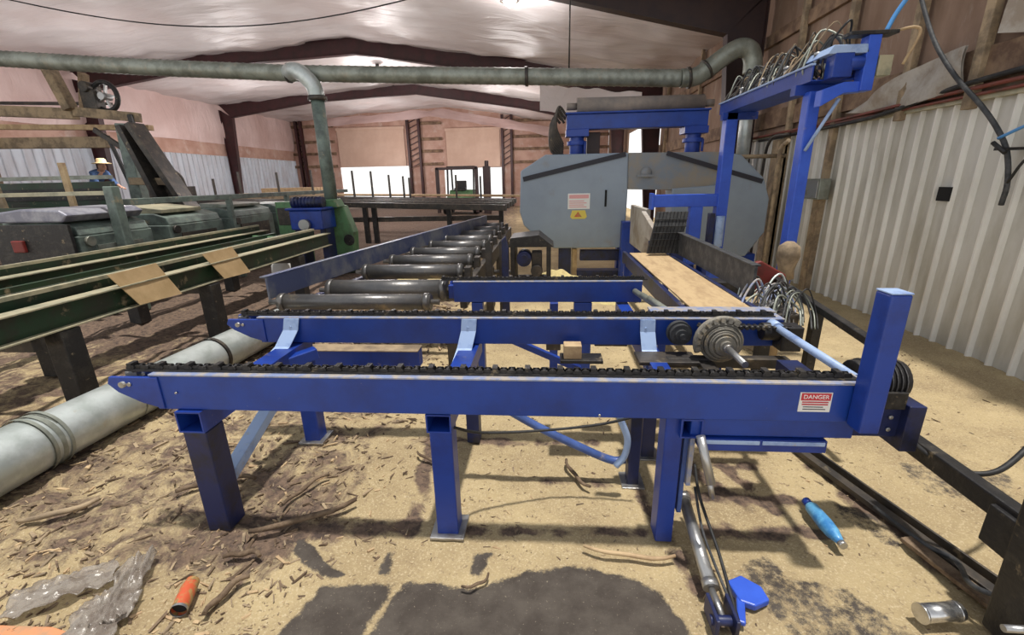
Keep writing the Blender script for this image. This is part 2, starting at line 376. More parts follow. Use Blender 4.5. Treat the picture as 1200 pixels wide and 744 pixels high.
def corr(mb, ax, fixed, a0, a1, z0, z1, pitch=.25, dep=.03, rib=.035, sgn=-1, mi=0, flare=.6, th=.004, mr=None):
    # ribbed sheet with real thickness; ribs stand out toward sgn
    prof = []; a = a0
    while a < a1 - 1e-6:
        prof += [(a, 0), (a + pitch - rib - .026, 0), (a + pitch - rib - .018, dep * flare), (a + pitch - rib - .012, dep), (a + pitch - .012, dep), (a + pitch, 0)]
        a += pitch
    k = len(prof); vs = []
    for off in (0, -th):
        for z in (z0, z1):
            for p, d in prof:
                q = fixed + sgn * (d + off)
                vs.append((q, p, z) if ax == 'x' else (p, q, z))
    fs = [(i, i + 1, k + i + 1, k + i) for i in range(k - 1)] + [(2 * k + i, 3 * k + i, 3 * k + i + 1, 2 * k + i + 1) for i in range(k - 1)]
    fs += [(i, 2 * k + i, 2 * k + i + 1, i + 1) for i in range(k - 1)] + [(k + i, k + i + 1, 3 * k + i + 1, 3 * k + i) for i in range(k - 1)]
    o = len(mb.f); mb.add(vs, fs, False, mi)
    if mr is not None:
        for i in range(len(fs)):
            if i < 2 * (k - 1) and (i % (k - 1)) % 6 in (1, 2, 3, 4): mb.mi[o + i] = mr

# right wall ---------------------------------------------------------
b = MB()
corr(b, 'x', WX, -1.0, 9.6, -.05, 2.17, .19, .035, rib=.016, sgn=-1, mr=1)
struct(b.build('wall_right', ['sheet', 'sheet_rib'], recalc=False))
b = MB()
b.box(WX + .01, WX + .08, -1, 16.0, 2.12, 4.6); b.box(WX + .01, WX + .08, 9.6, 16.0, -.05, 2.12)
b.box(WX + .01, WX + .08, 22.3, BY, -.05, 4.6); b.box(WX + .01, WX + .08, 16.0, 22.3, 3.5, 4.6)
struct(b.build('wall_right_upper', 'plywood'))
b = MB()      # sheet joints, girts and wooden posts on the upper right wall
for z in (2.32, 3.6): b.box(WX - .05, WX + .01, -1, 17.0, z, z + (.26 if z < 3 else .18))
struct(b.build('trim_1', 'girt', bev=.004))
b = MB(); b.box(WX - .06, WX + .01, -1, 9.0, 2.16, 2.20); struct(b.build('trim_2', 'flange', bev=.003))
b = MB()
for i, y in enumerate((3.05, 4.45, 5.25, 6.35, 7.5, 12, 15)): b.box(WX - .10, WX - .03, y, y + .09, (2.1 if y != 6.35 and y != 7.5 else .02), 4.5)
struct(b.build('trim_3', 'wood', bev=.006))
# torn insulation sheets hanging on the upper wall
def drape(pts_y, z0f, z1f, x, n=18, mz=8):
    mb = MB(); vs = []
    y0, y1 = pts_y
    for j in range(mz + 1):
        for i in range(n + 1):
            u = i / n; v = j / mz; y = y0 + (y1 - y0) * u; z = z0f(u) + (z1f(u) - z0f(u)) * v
            vs.append((x - .05 * abs(math.sin(u * 5 + v * 2)) - .05 * noise.noise(V((y * 3, z * 3, 2))) - .03, y, z))
    fs = [(j * (n + 1) + i, j * (n + 1) + i + 1, (j + 1) * (n + 1) + i + 1, (j + 1) * (n + 1) + i) for j in range(mz) for i in range(n)]
    k = len(vs); vs2 = [(v[0] + .02, v[1], v[2]) for v in vs]
    mb.add(vs + vs2, fs + [tuple(i + k for i in f[::-1]) for f in fs], True)
    return mb
tag(drape((3.55, 4.35), lambda u: 2.62 + .03 * math.sin(u * 7), lambda u: 3.3, WX - .03).build('insulation_sheet', 'insul_old', recalc=False), 'torn white insulation sheet high on the right wall near the top corner', 'insulation')
tag(drape((4.60, 6.1), lambda u: 2.22 + .25 * (u - .5) ** 2, lambda u: 2.62 - .35 * (u) ** 2, WX - .05).build('insulation_sheet', 'insul_old', recalc=False), 'torn pale insulation sagging behind the blue hose frame on the right wall', 'insulation')
tag(drape((1.9, 3.0), lambda u: 2.60, lambda u: 3.4, WX - .03).build('insulation_sheet', 'insul_old', recalc=False), 'white insulation sheet at the top right edge of the wall', 'insulation')

# left wall -----------------------------------------------------------
b = MB(); corr(b, 'x', LX, 5.0, BY, 0, 3.0, .3, .04, sgn=1); struct(b.build('wall_left', 'sheet_t', recalc=False))
b = MB(); b.box(LX - .08, LX + .02, 5.0, BY, 3.0, 3.7); struct(b.build('trim_4', 'ply_pink'))
def grid_sheet(fn, nu, nv, th=.03):
    vs = [fn(i / nu, j / nv) for j in range(nv + 1) for i in range(nu + 1)]
    fs = [(j * (nu + 1) + i, j * (nu + 1) + i + 1, (j + 1) * (nu + 1) + i + 1, (j + 1) * (nu + 1) + i) for j in range(nv) for i in range(nu)]
    mb = MB(); mb.add(vs, fs, True); return mb
b = grid_sheet(lambda u, v: (LX + .06 + .22 * abs(math.sin(v * 1.5 + 2 * noise.noise(V((u * 9, v, 3))))) * (1 - v), 5 + 24 * u, 3.55 + 1.95 * v), 80, 8)
struct(b.build('wall_left_upper', 'insul_pink', recalc=False))

# ceiling of wrinkled insulation -----------------------------------------
def roof_z(x):
    return 6.05 - .06 * abs(x - RX) if x < RX else 6.05 - .155 * abs(x - RX)
def ceil_f(u, v):
    x = LX - .1 + (WX + .2 - LX) * u; y = 7.0 + (BY - 7.0) * v
    bay = abs(math.sin((y - 8.5) / 7.1 * PI))
    sag = .10 * bay * (.6 + .8 * noise.noise(V((x * .25, y * .25, 4)))) + .10 * noise.noise(V((x * .5, y * 1.3, 9))) + .05 * noise.noise(V((x * 1.7, y * 2.2, 2)))
    return (x, y, roof_z(x) - .12 - sag)
struct(grid_sheet(ceil_f, 120, 140).build('ceiling', 'insul', recalc=False))
b = MB()       # roof sheet above the insulation
b.prism([(LX - .2, roof_z(LX - .2) + .15), (RX, roof_z(RX) + .15), (WX + .2, roof_z(WX + .2) + .15), (WX + .2, roof_z(WX + .2) + .2), (RX, roof_z(RX) + .2), (LX - .2, roof_z(LX - .2) + .2)], 'y', 7.0, BY + .2)
struct(b.build('ceiling_roof', 'sheet'))

# rigid frames --------------------------------------------------------
def frame(y, name, m, zl=.0):
    mb = MB()
    def ibeam(poly_bot, poly_top):    # web plus flanges along an outline
        for i in range(len(poly_bot) - 1):
            a0, a1, t0, t1 = poly_bot[i], poly_bot[i + 1], poly_top[i], poly_top[i + 1]
            mb.prism([a0, a1, t1, t0], 'y', y - .006, y + .006)
            for p, q in ((a0, a1), (t0, t1)): mb.bar((p[0], y, p[1]), (q[0], y, q[1]), .2, .014, up=(0, 1, 0)) if False else mb.bar((p[0], y, p[1]), (q[0], y, q[1]), .2, .016)
    d0, d1 = .75, .30
    zr = roof_z(RX) - .45
    ibeam([(LX + .65, 4.75), (-11, 5.32), (RX, 5.50), (-1, 4.72), (WX - .74, 3.82)],
          [(LX + .1, roof_z(LX) - .12), (-11, roof_z(-11) - .08), (RX, roof_z(RX) - .08), (-1, roof_z(-1) - .08), (WX - .1, roof_z(WX) - .12)])
    # columns (tapered: narrow at the foot)
    for x0, sg in ((LX + .12, 1), (WX - .14, -1)):
        mb.prism([(x0, 0), (x0 + sg * .28, 0), (x0 + sg * .60, 4.75 if sg > 0 else 3.82), (x0, 5.1 if sg > 0 else 4.4)], 'y', y - .006, y + .006)
        mb.bar((x0, y, 0), (x0, y, 5.1 if sg > 0 else 4.4), .016, .2, up=(0, 1, 0)); mb.bar((x0 + sg * .28, y, 0), (x0 + sg * .60, y, 4.75 if sg > 0 else 3.82), .016, .2, up=(0, 1, 0))
        mb.box(x0 - .05 if sg > 0 else x0 - .33, x0 + .33 if sg > 0 else x0 + .05, y - .13, y + .13, 0, .02)
    return struct(mb.build(name, m))
frame(8.7, 'trim_5', 'maroon_dark'); frame(15.6, 'trim_6', 'maroon'); frame(22.6, 'trim_7', 'maroon')
# hanging loose insulation by the saw, right roof side
b = grid_sheet(lambda u, v: (-.2 + 2.9 * u, 14.2 + .3 * math.sin(u * 3), 4.25 - .75 * v - .35 * u + .1 * noise.noise(V((u * 6, v * 3, 0)))), 24, 8)
tag(b.build('insulation_sheet', 'insul', recalc=False), 'loose white insulation flap hanging under the roof above the saw', 'insulation')

# far gable wall with two openings ---------------------------------------
b = MB()
def bw(x0, x1, z0, z1, t=.1): b.box(x0, x1, BY, BY + t, z0, z1)
bw(LX, -13.1, 0, 5.2); bw(-8.6, -6.4, 0, 5.2); bw(-2.7, WX, 0, 4.4); bw(-13.1, -8.6, 2.55, 5.2); bw(-6.4, -2.7, 2.35, 5.2)
b.prism([(LX, 5.2), (RX, 5.2), (-2.7, 5.2), (-2.7, 4.4), (WX, 4.4), (WX, 4.5), (RX, 6.05), (LX, 5.45)], 'y', BY, BY + .1)
struct(b.build('wall_back', 'ply_pink'))
b = MB(); b.box(-13.0, -8.75, BY - .1, BY - .02, 2.55, 4.75); b.box(-13.05, -8.7, BY - .14, BY - .05, 4.7, 4.85); struct(b.build('door_1', 'ply_light', bev=.01))
b = MB(); b.box(-6.15, -2.85, BY - .1, BY - .02, 2.38, 4.55); b.box(-6.2, -2.8, BY - .14, BY - .05, 4.5, 4.65); struct(b.build('door_2', 'ply_light', bev=.01))
for k, (x, w) in enumerate(((-8.55, .7), (-2.75, .55), (-15.6, .3))):
    b = MB()
    for xx in (x, x + w): b.box(xx, xx + .14, BY - .3, BY - .05, 0 if k != 2 else 0, 5.3)
    for i in range(9): b.bar((x + .07, BY - .2, 2.4 + i * .32), (x + w + .07, BY - .2, 2.4 + (i + 1) * .32), .05, .05)
    struct(b.build('trim_%d' % (8 + k), 'maroon', bev=.01))
b = MB()
for z in (2.55, 3.3, 4.0, 4.9):
    for x0, x1 in ((-7.7, -6.4), (-2.1, WX), (LX, -13.2)): b.box(x0, x1, BY - .12, BY - .02, z, z + .16)
struct(b.build('trim_11', 'girt', bev=.01))
# rolled insulation valance along the gable
b = grid_sheet(lambda u, v: (-13 + 13.5 * u, BY - 1.2 - .5 * v, 5.25 + (.35 * min(1, u * 2) - max(0, u - .5) * 2 * 1.2) - .5 * v + .12 * noise.noise(V((u * 12, v, 5)))), 60, 6)
tag(b.build('insulation_sheet', 'insul_pink', recalc=False), 'sagging pinkish insulation strip hanging in front of the far gable wall', 'insulation')

# ================================================================== BLUE CHAIN TRANSFER DECK (foreground)
D = thing('chain_transfer_deck', 'blue painted steel chain transfer deck with three long beams in the foreground', 'conveyor', (-.3, 2.2, 0))
def chain(x0, x1, y, z, parent, r0=None):
    mb = MB(); mb.box(x0, x1, y - .028, y + .028, z, z + .006)
    p = .034; x = x0; k = 0
    while x < x1 - p:
        w = .011 if k % 2 else .017
        for s in (-1, 1): mb.prism([(x, z + .004), (x + p * .98, z + .004), (x + p * 1.05, z + .014), (x + p * .85, z + .024), (x + p * .15, z + .024), (x - .002, z + .014)], 'y', y + s * w - .002, y + s * w + .002)
        mb.tube([(x + p * .5, y - w - .003, z + .014), (x + p * .5, y + w + .003, z + .014)], .009, 8)
        if k % 4 == 0: mb.box(x + .004, x + .026, y - .02, y + .02, z + .022, z + .033)
        x += p; k += 1
    return mb.build('chain', 'black', parent)
def deck_beam(x0, x1, y0, y1, z0, z1, nose=.2):
    mb = MB(); mb.box(x0, x1, y0, y1, z0, z1 - .006)
    o = mb.build('beam', 'blue_beam', D, bev=.006)
    # worn upper lip on which the chain runs
    l = MB(); l.box(x0, x1, y0 - .006, y1 + .006, z1 - .006, z1 + .002)
    pp = l.build('chain_track', 'blue_edge', o, bev=.002)
    if nose:
        n = MB()
        for yy in (y0 - .008, y1 - .008):
            n.prism([(x0 + .04, z1 - .012), (x0 + .04, z0 + .005), (x0 - nose * .3, z0 + .035), (x0 - nose * .8, z0 + .085), (x0 - nose, z1 - .045), (x0 - nose * .93, z1 - .012)], 'y', yy, yy + .016)
        n.build('nose_plate', 'blue', D, bev=.003)
        sp = MB(); yc = (y0 + y1) / 2; c = (x0 - nose * .62, z1 - .045); poly = []
        for i in range(20):
            a = 2 * PI * i / 20; r = .046 if i % 2 else .036; poly.append((c[0] + r * math.cos(a), c[1] + r * math.sin(a)))
        sp.prism(poly, 'y', yc - .012, yc + .012); sp.tube([(c[0], y0 - .02, c[1]), (c[0], y1 + .012, c[1])], .014, 12)
        sp.tube([(c[0] + .03, y0 - .014, c[1] + .0), (c[0] + .03, y0 - .006, c[1])], .010, 6)
        sp.build('idler_sprocket', 'steel', D)
    return o
B1 = deck_beam(-1.73, 1.24, 1.66, 1.76, .65, .82)
chain(-1.86, 1.22, 1.71, .822, D)
B2 = deck_beam(-1.78, 1.34, 2.50, 2.60, .655, .82, .2)
chain(-1.90, 1.30, 2.55, .822, D)
B3 = deck_beam(-.74, .74, 3.42, 3.52, .665, .835, 0)
chain(-.84, .78, 3.47, .837, D)
# bolts and weld seam on beam one
for x, z in ((.22, .665), (-1.62, .735)):
    b = MB(); b.tube([(x, 1.652, z), (x, 1.662, z)], .005, 6); b.build('bolt_head', 'steel', B1)
# warning label
lb = MB(); lb.box(.995, 1.115, 1.6565, 1.6595, .698, .782); LB = lb.build('warning_label', 'white', B1, label='small red and white warning label')
q = MB(); q.box(1.0, 1.11, 1.6555, 1.6565, .748, .779); Q = q.build('label_header', 'redprint', LB) if False else None
q = MB(); q.box(1.0, 1.11, 1.6550, 1.6565, .748, .779)
for i, z in enumerate((.738, .728)): q.box(1.006, 1.104, 1.6550, 1.6565, z, z + .005, 1)
for i, z in enumerate((.718, .708)): q.box(1.012, 1.012 + (.085 if i else .075), 1.6550, 1.6565, z, z + .003, 2)
q.build('label_print', ['redprint', 'redprint', 'ink'], LB)
text('DANGER', .024, (1.055, 1.6545, .763), PI / 2, 'white', LB)
# lower members under the right end of beam one
b = MB(); b.box(.60, 1.24, 1.68, 1.78, .565, .648); b.build('lower_beam', 'blue_beam', D, bev=.006)
b = MB(); b.box(.64, 1.14, 1.665, 1.79, .505, .56); b.box(.64, .875, 1.66, 1.664, .538, .556, 1); b.box(.885, 1.13, 1.66, 1.664, .538, .556, 1); b.build('lower_beam', ['blue', 'blue_pale'], D, bev=.006)
# stop post
b = MB(); b.hollow(0, .078, 0, .10, 0, .555, .006, 'x')
b = MB(); b.box(1.183, 1.256, 1.575, 1.655, .65, 1.195); P1 = b.build('stop_post', 'blue', D, bev=.008)
b = MB(); b.box(1.183, 1.256, 1.575, 1.655, 1.195, 1.201); b.build('post_cap', 'blue_pale', P1, bev=.002)
# legs with square cross tubes open toward the viewer
def leg(x0, x1, y0, y1, z1, m='blue', plate=True):
    mb = MB(); mb.box(x0, x1, y0, y1, 0.0, z1); o = mb.build('leg', m, D, bev=.006)
    if plate:
        p = MB(); p.box(x0 - .03, x1 + .03, y0 - .03, y1 + .03, -.006, .008); p.build('foot_plate', 'steel', o, bev=.002)
    return o
def crosstube(x0, x1, y0, y1, z0, z1):
    mb = MB(); mb.hollow(x0, x1, y0, y1, z0, z1, .007, 'y'); return mb.build('cross_tube', 'blue', D)
crosstube(-1.64, -1.52, 1.64, 2.62, .545, .648); leg(-1.63, -1.52, 1.645, 1.76, .543, 'blue_dark', False)
crosstube(-.515, -.405, 1.66, 2.62, .56, .648); leg(-.51, -.41, 1.68, 1.78, .558)
crosstube(.555, .645, 1.665, 3.5, .56, .648); leg(.50, .575, 1.69, 1.79, .648, plate=False)
b = MB(); b.box(.592, .612, 1.72, 1.76, .14, .558); b.box(.612, .632, 1.70, 1.76, .30, .558, 1); b.build('gusset_plate', ['blue_mid', 'blue_edge'], D, bev=.003)
leg(-1.56, -1.46, 2.42, 2.52, .545); leg(-.50, -.42, 2.45, 2.55, .558, 'blue_dark', False)
leg(.44, .50, 2.08, 2.16, .648, 'blue_dark'); leg(.565, .64, 2.34, 2.43, .558, 'blue_dark')
leg(-.60, -.51, 3.42, 3.51, .66, 'blue_beam'); leg(.22, .36, 3.42, 3.51, .66, 'blue_beam', False); leg(.03, .10, 3.62, 3.7, .6, 'blue', False)
# diagonal braces
b = MB(); b.tube(spline([(-.46, 2.12, .60), (-.1, 2.12, .36), (.2, 2.12, .20), (.36, 2.12, .13), (.43, 2.12, .14)], 6), .022, 12); b.build('brace', 'blue_mid', D)
b = MB(); b.tube(spline([(.33, 2.0, .56), (.37, 2.0, .45), (.41, 2.0, .34), (.40, 2.0, .24), (.36, 2.0, .18)], 6), .017, 12); b.build('brace', 'blue_pale', D)
b = MB(); b.bar((-.42, 2.95, .60), (.24, 2.95, .30), .04, .045); b.build('brace', 'blue', D, bev=.004)
b = MB(); b.bar((-1.57, 2.44, .50), (-1.60, 1.76, .18), .07, .055); b.build('brace', 'blue_pale', D, bev=.004)
# cross member between the beams, with dusty top
b = MB(); b.box(-1.78, -.90, 2.88, 2.97, .33, .45); b.box(-1.78, -.90, 2.86, 2.99, .452, .462, 1); b.build('cross_member', ['blue', 'wood'], D, bev=.004)
# pale blue bent straps that join beam two to the arms
def strap(x, w, kick, m='blue_pale', zt=.815, y=2.49, z2=.56, y2=2.24):
    mb = MB(); prof = [(y, zt), (y - .008, zt - .07), (y - .06, zt - .16), (y2, z2)]
    xs_ = [x, x - kick * .12, x - kick * .5, x - kick]; vs = []
    for (yy, zz), xx in zip(prof, xs_): vs += [(xx, yy - .004, zz), (xx + w, yy - .004, zz), (xx + w, yy + .004, zz), (xx, yy + .004, zz)]
    fs = [(0, 1, 2, 3), (12, 15, 14, 13)]
    for i in range(3):
        for j in range(4): fs.append((i * 4 + j, i * 4 + (j + 1) % 4, i * 4 + 4 + (j + 1) % 4, i * 4 + 4 + j))
    mb.add(vs, fs)
    for k in (.05, .12): mb.tube([(x + w / 2 - .01, y - .014, zt - k), (x + w / 2 - .01, y - .003, zt - k)], .007, 6)
    return mb.build('strap', m, D)
strap(-1.60, .095, .10); strap(-.50, .09, .05); strap(.54, .085, -.01)
b = MB(); b.bar((-1.72, 2.20, .55), (-1.42, 2.48, .60), .07, .07); b.build('arm', 'blue', D, bev=.006)
b = MB(); b.bar((-.56, 2.20, .55), (-.44, 2.48, .58), .04, .03); b.build('arm', 'wood_new', D, bev=.004)
# chain drive: idler, ribbed gearbox, shaft
b = MB()
for r, y0, y1 in ((.068, 2.40, 2.43), (.058, 2.37, 2.40), (.034, 2.35, 2.37), (.016, 2.33, 2.35)):
    b.tube([(.74, y0, .765), (.74, y1, .765)], r, 28)
b.build('idler_sprocket', 'rubber2', D)
G = MB(); gx, gy, gz = .93, 2.28, .75
for r, y0, y1 in ((.112, .015, .075), (.094, -.004, .015), (.074, -.022, -.004), (.052, -.042, -.022), (.032, -.062, -.042), (.085, .075, .12)):
    G.tube([(gx, gy + y0, gz), (gx, gy + y1, gz)], r, 36)
for r in (.103, .084, .063): G.tube([(gx + r * math.cos(2 * PI * q / 36), gy + {.103: .013, .084: -.006, .063: -.024}[r], gz + r * math.sin(2 * PI * q / 36)) for q in range(36)], .0045, 6, closed=True)
for q in range(9):
    a = math.radians(60 + q * 17); G.bar((gx + .108 * math.cos(a), gy + .03, gz + .108 * math.sin(a)), (gx + .135 * math.cos(a), gy + .035, gz + .135 * math.sin(a)), .022, .06, up=(0, 1, 0))
G.tube([(gx + .128 * math.cos(math.radians(a)), gy + .03, gz + .128 * math.sin(math.radians(a))) for a in range(50, 215, 12)], .018, 10)
GO = G.build('gearbox', mat('dusty_cast_iron', (.26, .24, .20), .6, .2, (.16, .15, .13), 12, .42, .6, .15, 40, DUST, 20, .55, .7), D)
b = MB(); b.tube([(gx, 2.225, gz), (gx, 2.0, gz)], .016, 16); b.tube([(gx, 2.22, gz), (gx, 2.195, gz)], .023, 16); b.build('drive_shaft', 'steel', GO)
b = MB(); b.box(.66, 1.30, 2.30, 2.36, .60, .655); b.box(.50, .82, 2.26, 2.42, .628, .65); b.box(.82, .9, 2.12, 2.3, .60, .64); b.build('motor_mount', 'darksteel', D, bev=.005)
b = MB(); b.box(.30, .50, 2.62, 2.7, .6, .648); b.build('bearing_block', 'darksteel', D, bev=.004)
b = MB(); b.box(-.0, .09, 2.62, 2.70, .57, .70); b.build('bearing_block', 'darksteel', D, bev=.004)
b = MB(); b.tube([(.86, 2.06, .60), (1.16, 2.06, .66)], .035, 16); b.tube([(.99, 2.06, .625), (1.02, 2.06, .632)], .045, 16); b.box(1.14, 1.24, 2.0, 2.14, .60, .72); b.build('hydraulic_motor', 'blue_dark', D, bev=.003)
b = MB(); b.tube([(1.27, 2.50, .79), (1.27, 1.77, .79)], .020, 16); b.tube([(1.27, 2.5, .79), (1.27, 2.42, .79)], .032, 16); b.build('drive_shaft', 'blue_pale', D)
b = MB(); b.tube([(1.20, 2.46, .76), (1.34, 2.46, .76)], .05, 16); b.box(1.29, 1.40, 2.40, 2.50, .66, .80); b.build('pillow_block', 'black', D, bev=.006)
# second inner rail behind the gearbox and the inner chain
b = MB(); b.box(.64, 1.36, 2.70, 2.76, .68, .80); b.box(.64, 1.38, 2.68, 2.78, .80, .812, 1); b.build('rail', ['blue_beam', 'blue_edge'], D, bev=.003)
b = MB()
for i in range(16):
    b.tube([(.86 + i * .03, 2.40, .80 - i * .0006), (.86 + i * .03, 2.46, .80 - i * .0006)], .011, 8)
b.box(.84, 1.34, 2.42, 2.44, .795, .803); b.build('drive_chain', 'black', D)
# hose draped under beam one
b = MB(); b.tube(spline([(-.42, 1.70, .57), (-.30, 1.85, .45), (.0, 1.95, .41), (.28, 1.97, .44), (.5, 1.95, .52)], 8), .007, 8); b.build('cable', 'rubber', D)
b = MB(); b.tube(spline([(-1.7, 1.78, .56), (-1.66, 1.72, .50), (-.52, 1.72, .50)][1:] , 3) if False else [(.62, 1.62, .60), (.66, 1.56, .42)], .018, 12); b.tube([(.655, 1.57, .44), (.668, 1.55, .36)], .012, 10); b.build('lever_pipe', 'steel', D)
# drive motor beyond the stop post
b = MB(); b.tube([(1.36, 1.93, .72), (1.56, 1.93, .72)], .085, 20)
for i in range(8): b.tube([(1.39 + i * .02, 1.93, .72), (1.397 + i * .02, 1.93, .72)], .093, 20)
b.box(1.45, 1.54, 1.83, 1.95, .62, .70); b.build('drive_motor', 'black', D, bev=.004)
b = MB(); b.box(1.36, 1.60, 1.86, 1.96, .47, .62); b.box(1.55, 1.62, 1.82, 1.98, .42, .64)
for x, z in ((1.43, .57), (1.43, .51), (1.51, .57), (1.51, .51)): b.tube([(x, 1.85, z), (x, 1.86, z)], .011, 6, mi=1)
b.build('motor_bracket', ['blue_dark', 'steel'], D, bev=.004)

b = MB(); b.box(.10, .20, 2.36, 2.44, .62, .70); tag(b.build('wood_block', 'wood_new', bev=.004), 'small tan wood block wedged under the second blue beam left of the gearbox', 'block')
b = MB(); b.box(.08, .32, 2.34, 2.46, .60, .62); b.build('motor_mount', 'black', D, bev=.003)
# long dark side bar beyond
b = MB(); b.bar((1.78, 3.7, .83), (1.78, 2.36, .70), .05, .045); SB = thing('side_rail', 'long dark steel bar sloping behind the blue stop post toward the hoses', 'rail', (1.78, 2.8, 0))
b.build('bar', 'black', SB, bev=.005)
for yy, zz in ((3.55, .79), (2.95, .735)):
    c = MB(); c.box(1.75, 1.81, yy - .03, yy + .03, 0, zz); c.build('post', 'black', SB, bev=.004)

# dark rail and post at the right edge
T = thing('dark_steel_stand', 'dark oily steel stand at the lower right edge with thick post', 'stand', (1.75, 1.6, 0))
b = MB(); b.prism([(1.60, 0), (1.80, 0), (1.80, .74), (1.575, .74)], 'y', 1.22, 1.36); b.build('post', 'blue_dark' if False else 'black', T, bev=.01)
b = MB(); b.bar((1.69, 1.98, .40), (1.69, 1.36, .40), .06, .085); b.build('rail', 'black', T, bev=.008)
b = MB(); b.box(1.64, 1.73, 1.38, 1.50, .26, .42); b.build('clamp', 'black', T, bev=.006)
b = MB(); b.tube([(1.50, 1.21, .16), (1.62, 1.21, .16)], .012, 12); b.lathe([(0, -.012), (.03, -.012), (.03, .012), (0, .012)], (1.60, 1.205, .16), 'y', 6); b.tube([(1.56, 1.2, .10), (1.72, 1.2, .10)], .022, 12); b.build('fitting', 'steel', T)
b = MB(); b.tube(spline([(1.58, 1.9, .50), (1.66, 1.82, .42), (1.72, 1.72, .40), (1.82, 1.68, .43), (1.95, 1.72, .52), (2.1, 1.8, .62)], 8), .011, 10)
tag(b.build('hose', 'rubber'), 'black hose looping over the sawdust at the right edge beside the motor', 'hose')
b = MB(); b.tube(spline([(1.62, 1.95, .02), (1.66, 1.72, .03), (1.70, 1.6, .05), (1.60, 1.42, .11), (1.66, 1.3, .16)], 8), .010, 10)
tag(b.build('hose', 'rubber2'), 'dark hose running along the floor channel to the right stand', 'hose')
b = MB(); b.bar((1.50, 2.50, .012), (1.78, 1.40, .012), .05, .03); b.bar((1.56, 2.50, .02), (1.84, 1.40, .02), .012, .05)
tag(b.build('angle_iron', 'darksteel', bev=.003), 'rusty angle iron lying half buried in the floor sawdust at the right', 'bar')
b = MB(); b.bar((1.62, 1.75, .02), (1.72, 1.32, .02), .06, .02)
tag(b.build('angle_iron', 'bark', bev=.003), 'short rust brown strip beside the half buried angle iron', 'bar')

# hydraulic cylinder on the floor by the right leg
H = thing('hydraulic_cylinder', 'worn grey hydraulic cylinder lying on the floor below the right leg', 'cylinder', (.65, 1.55, 0))
b = MB(); b.tube([(.655, 1.84, .14), (.645, 1.40, .06)], .026, 20); b.tube([(.655, 1.84, .14), (.654, 1.81, .135)], .031, 20); b.tube([(.646, 1.43, .066), (.645, 1.40, .06)], .031, 20); b.build('barrel', 'steel', H)
b = MB(); b.tube([(.645, 1.40, .06), (.65, 1.28, .045)], .013, 14); b.build('rod', 'steel', H)
b = MB()
for x in (.615, .685): b.box(x - .007, x + .007, 1.24, 1.36, .0, .085)
b.tube([(.60, 1.28, .045), (.70, 1.28, .045)], .018, 14); b.build('clevis', 'blue_dark', H, bev=.003)
b = MB(); b.tube(spline([(.70, 1.86, .30), (.70, 1.75, .20), (.72, 1.55, .10), (.71, 1.38, .06), (.70, 1.28, .05)], 8), .007, 8); b.build('hose', 'rubber', H)
b = MB(); b.tube(spline([(.69, 1.80, .22), (.685, 1.65, .12), (.69, 1.48, .08), (.70, 1.33, .05)], 8), .006, 8); b.build('hose', 'rubber2', H)
b = MB(); b.prism([(.735, 1.47), (.80, 1.50), (.86, 1.45), (.865, 1.39), (.80, 1.36), (.75, 1.38)], 'z', .0, .03)
b.bar((.76, 1.40, .015), (.72, 1.29, .02), .03, .02); tag(b.build('foot_pedal', 'blue_bright', bev=.006), 'blue steel paddle lying beside the cylinder end on the floor', 'pedal')

# loose objects on the floor
a = V((1.295, 1.93, .04)); c = V((1.30, 1.68, .04))
b = MB(); d = (c - a); n_ = 12
prof = [(0, .012), (.04, .022), (.10, .030), (.55, .034), (.75, .030), (.9, .020), (1, .014)]
pts = [a + d * t for t, r in prof]; b.tube(pts, [r for t, r in prof], 24); BT = thing('grease_canister', 'light blue plastic canister lying on the sawdust right of the table', 'canister', (1.30, 1.8, 0))
b.build('body', 'aqua', BT)
b = MB(); b.tube([a + d * -.1, a + d * .02], .020, 20); b.build('cap', 'blue', BT)
b = MB(); b.tube([a + d * .98, a + d * 1.06], .017, 16); b.build('nozzle', 'steel', BT)
b = MB(); b.tube([(1.37, 1.345, .05), (1.52, 1.365, .05)], .032, 28); b.tube([(1.37, 1.345, .05), (1.378, 1.346, .05)], .035, 28)
b.tube([(1.50, 1.362, .05), (1.508, 1.363, .05)], .035, 28)
tag(b.build('metal_cylinder', mat('polished_steel', (.6, .6, .6), .25, .9, (.35, .35, .35), 9, .45, .6)), 'shiny metal cylinder lying on the floor at the lower right corner', 'cylinder')
K = thing('spray_can', 'crushed orange and rust coloured can lying on the dirt at lower left', 'can', (-1.43, 1.27, 0))
b = MB(); b.tube([(-1.455, 1.335, .04), (-1.445, 1.30, .04), (-1.425, 1.25, .04), (-1.41, 1.21, .04)], [.026, .030, .030, .029], 24, cap=False); b.build('body', 'orange', K)
b = MB(); b.tube([(-1.411, 1.212, .04), (-1.408, 1.202, .04)], .030, 24, cap=False); b.tube([(-1.416, 1.224, .04), (-1.415, 1.221, .04)], .027, 24, mi=1); b.build('rim', ['steel', 'hole'], K)
b = MB(); b.lathe([(0, 0), (.018, 0), (.026, -.006)], (-1.456, 1.339, .04), 'y', 20); b.build('base', 'steel', K)

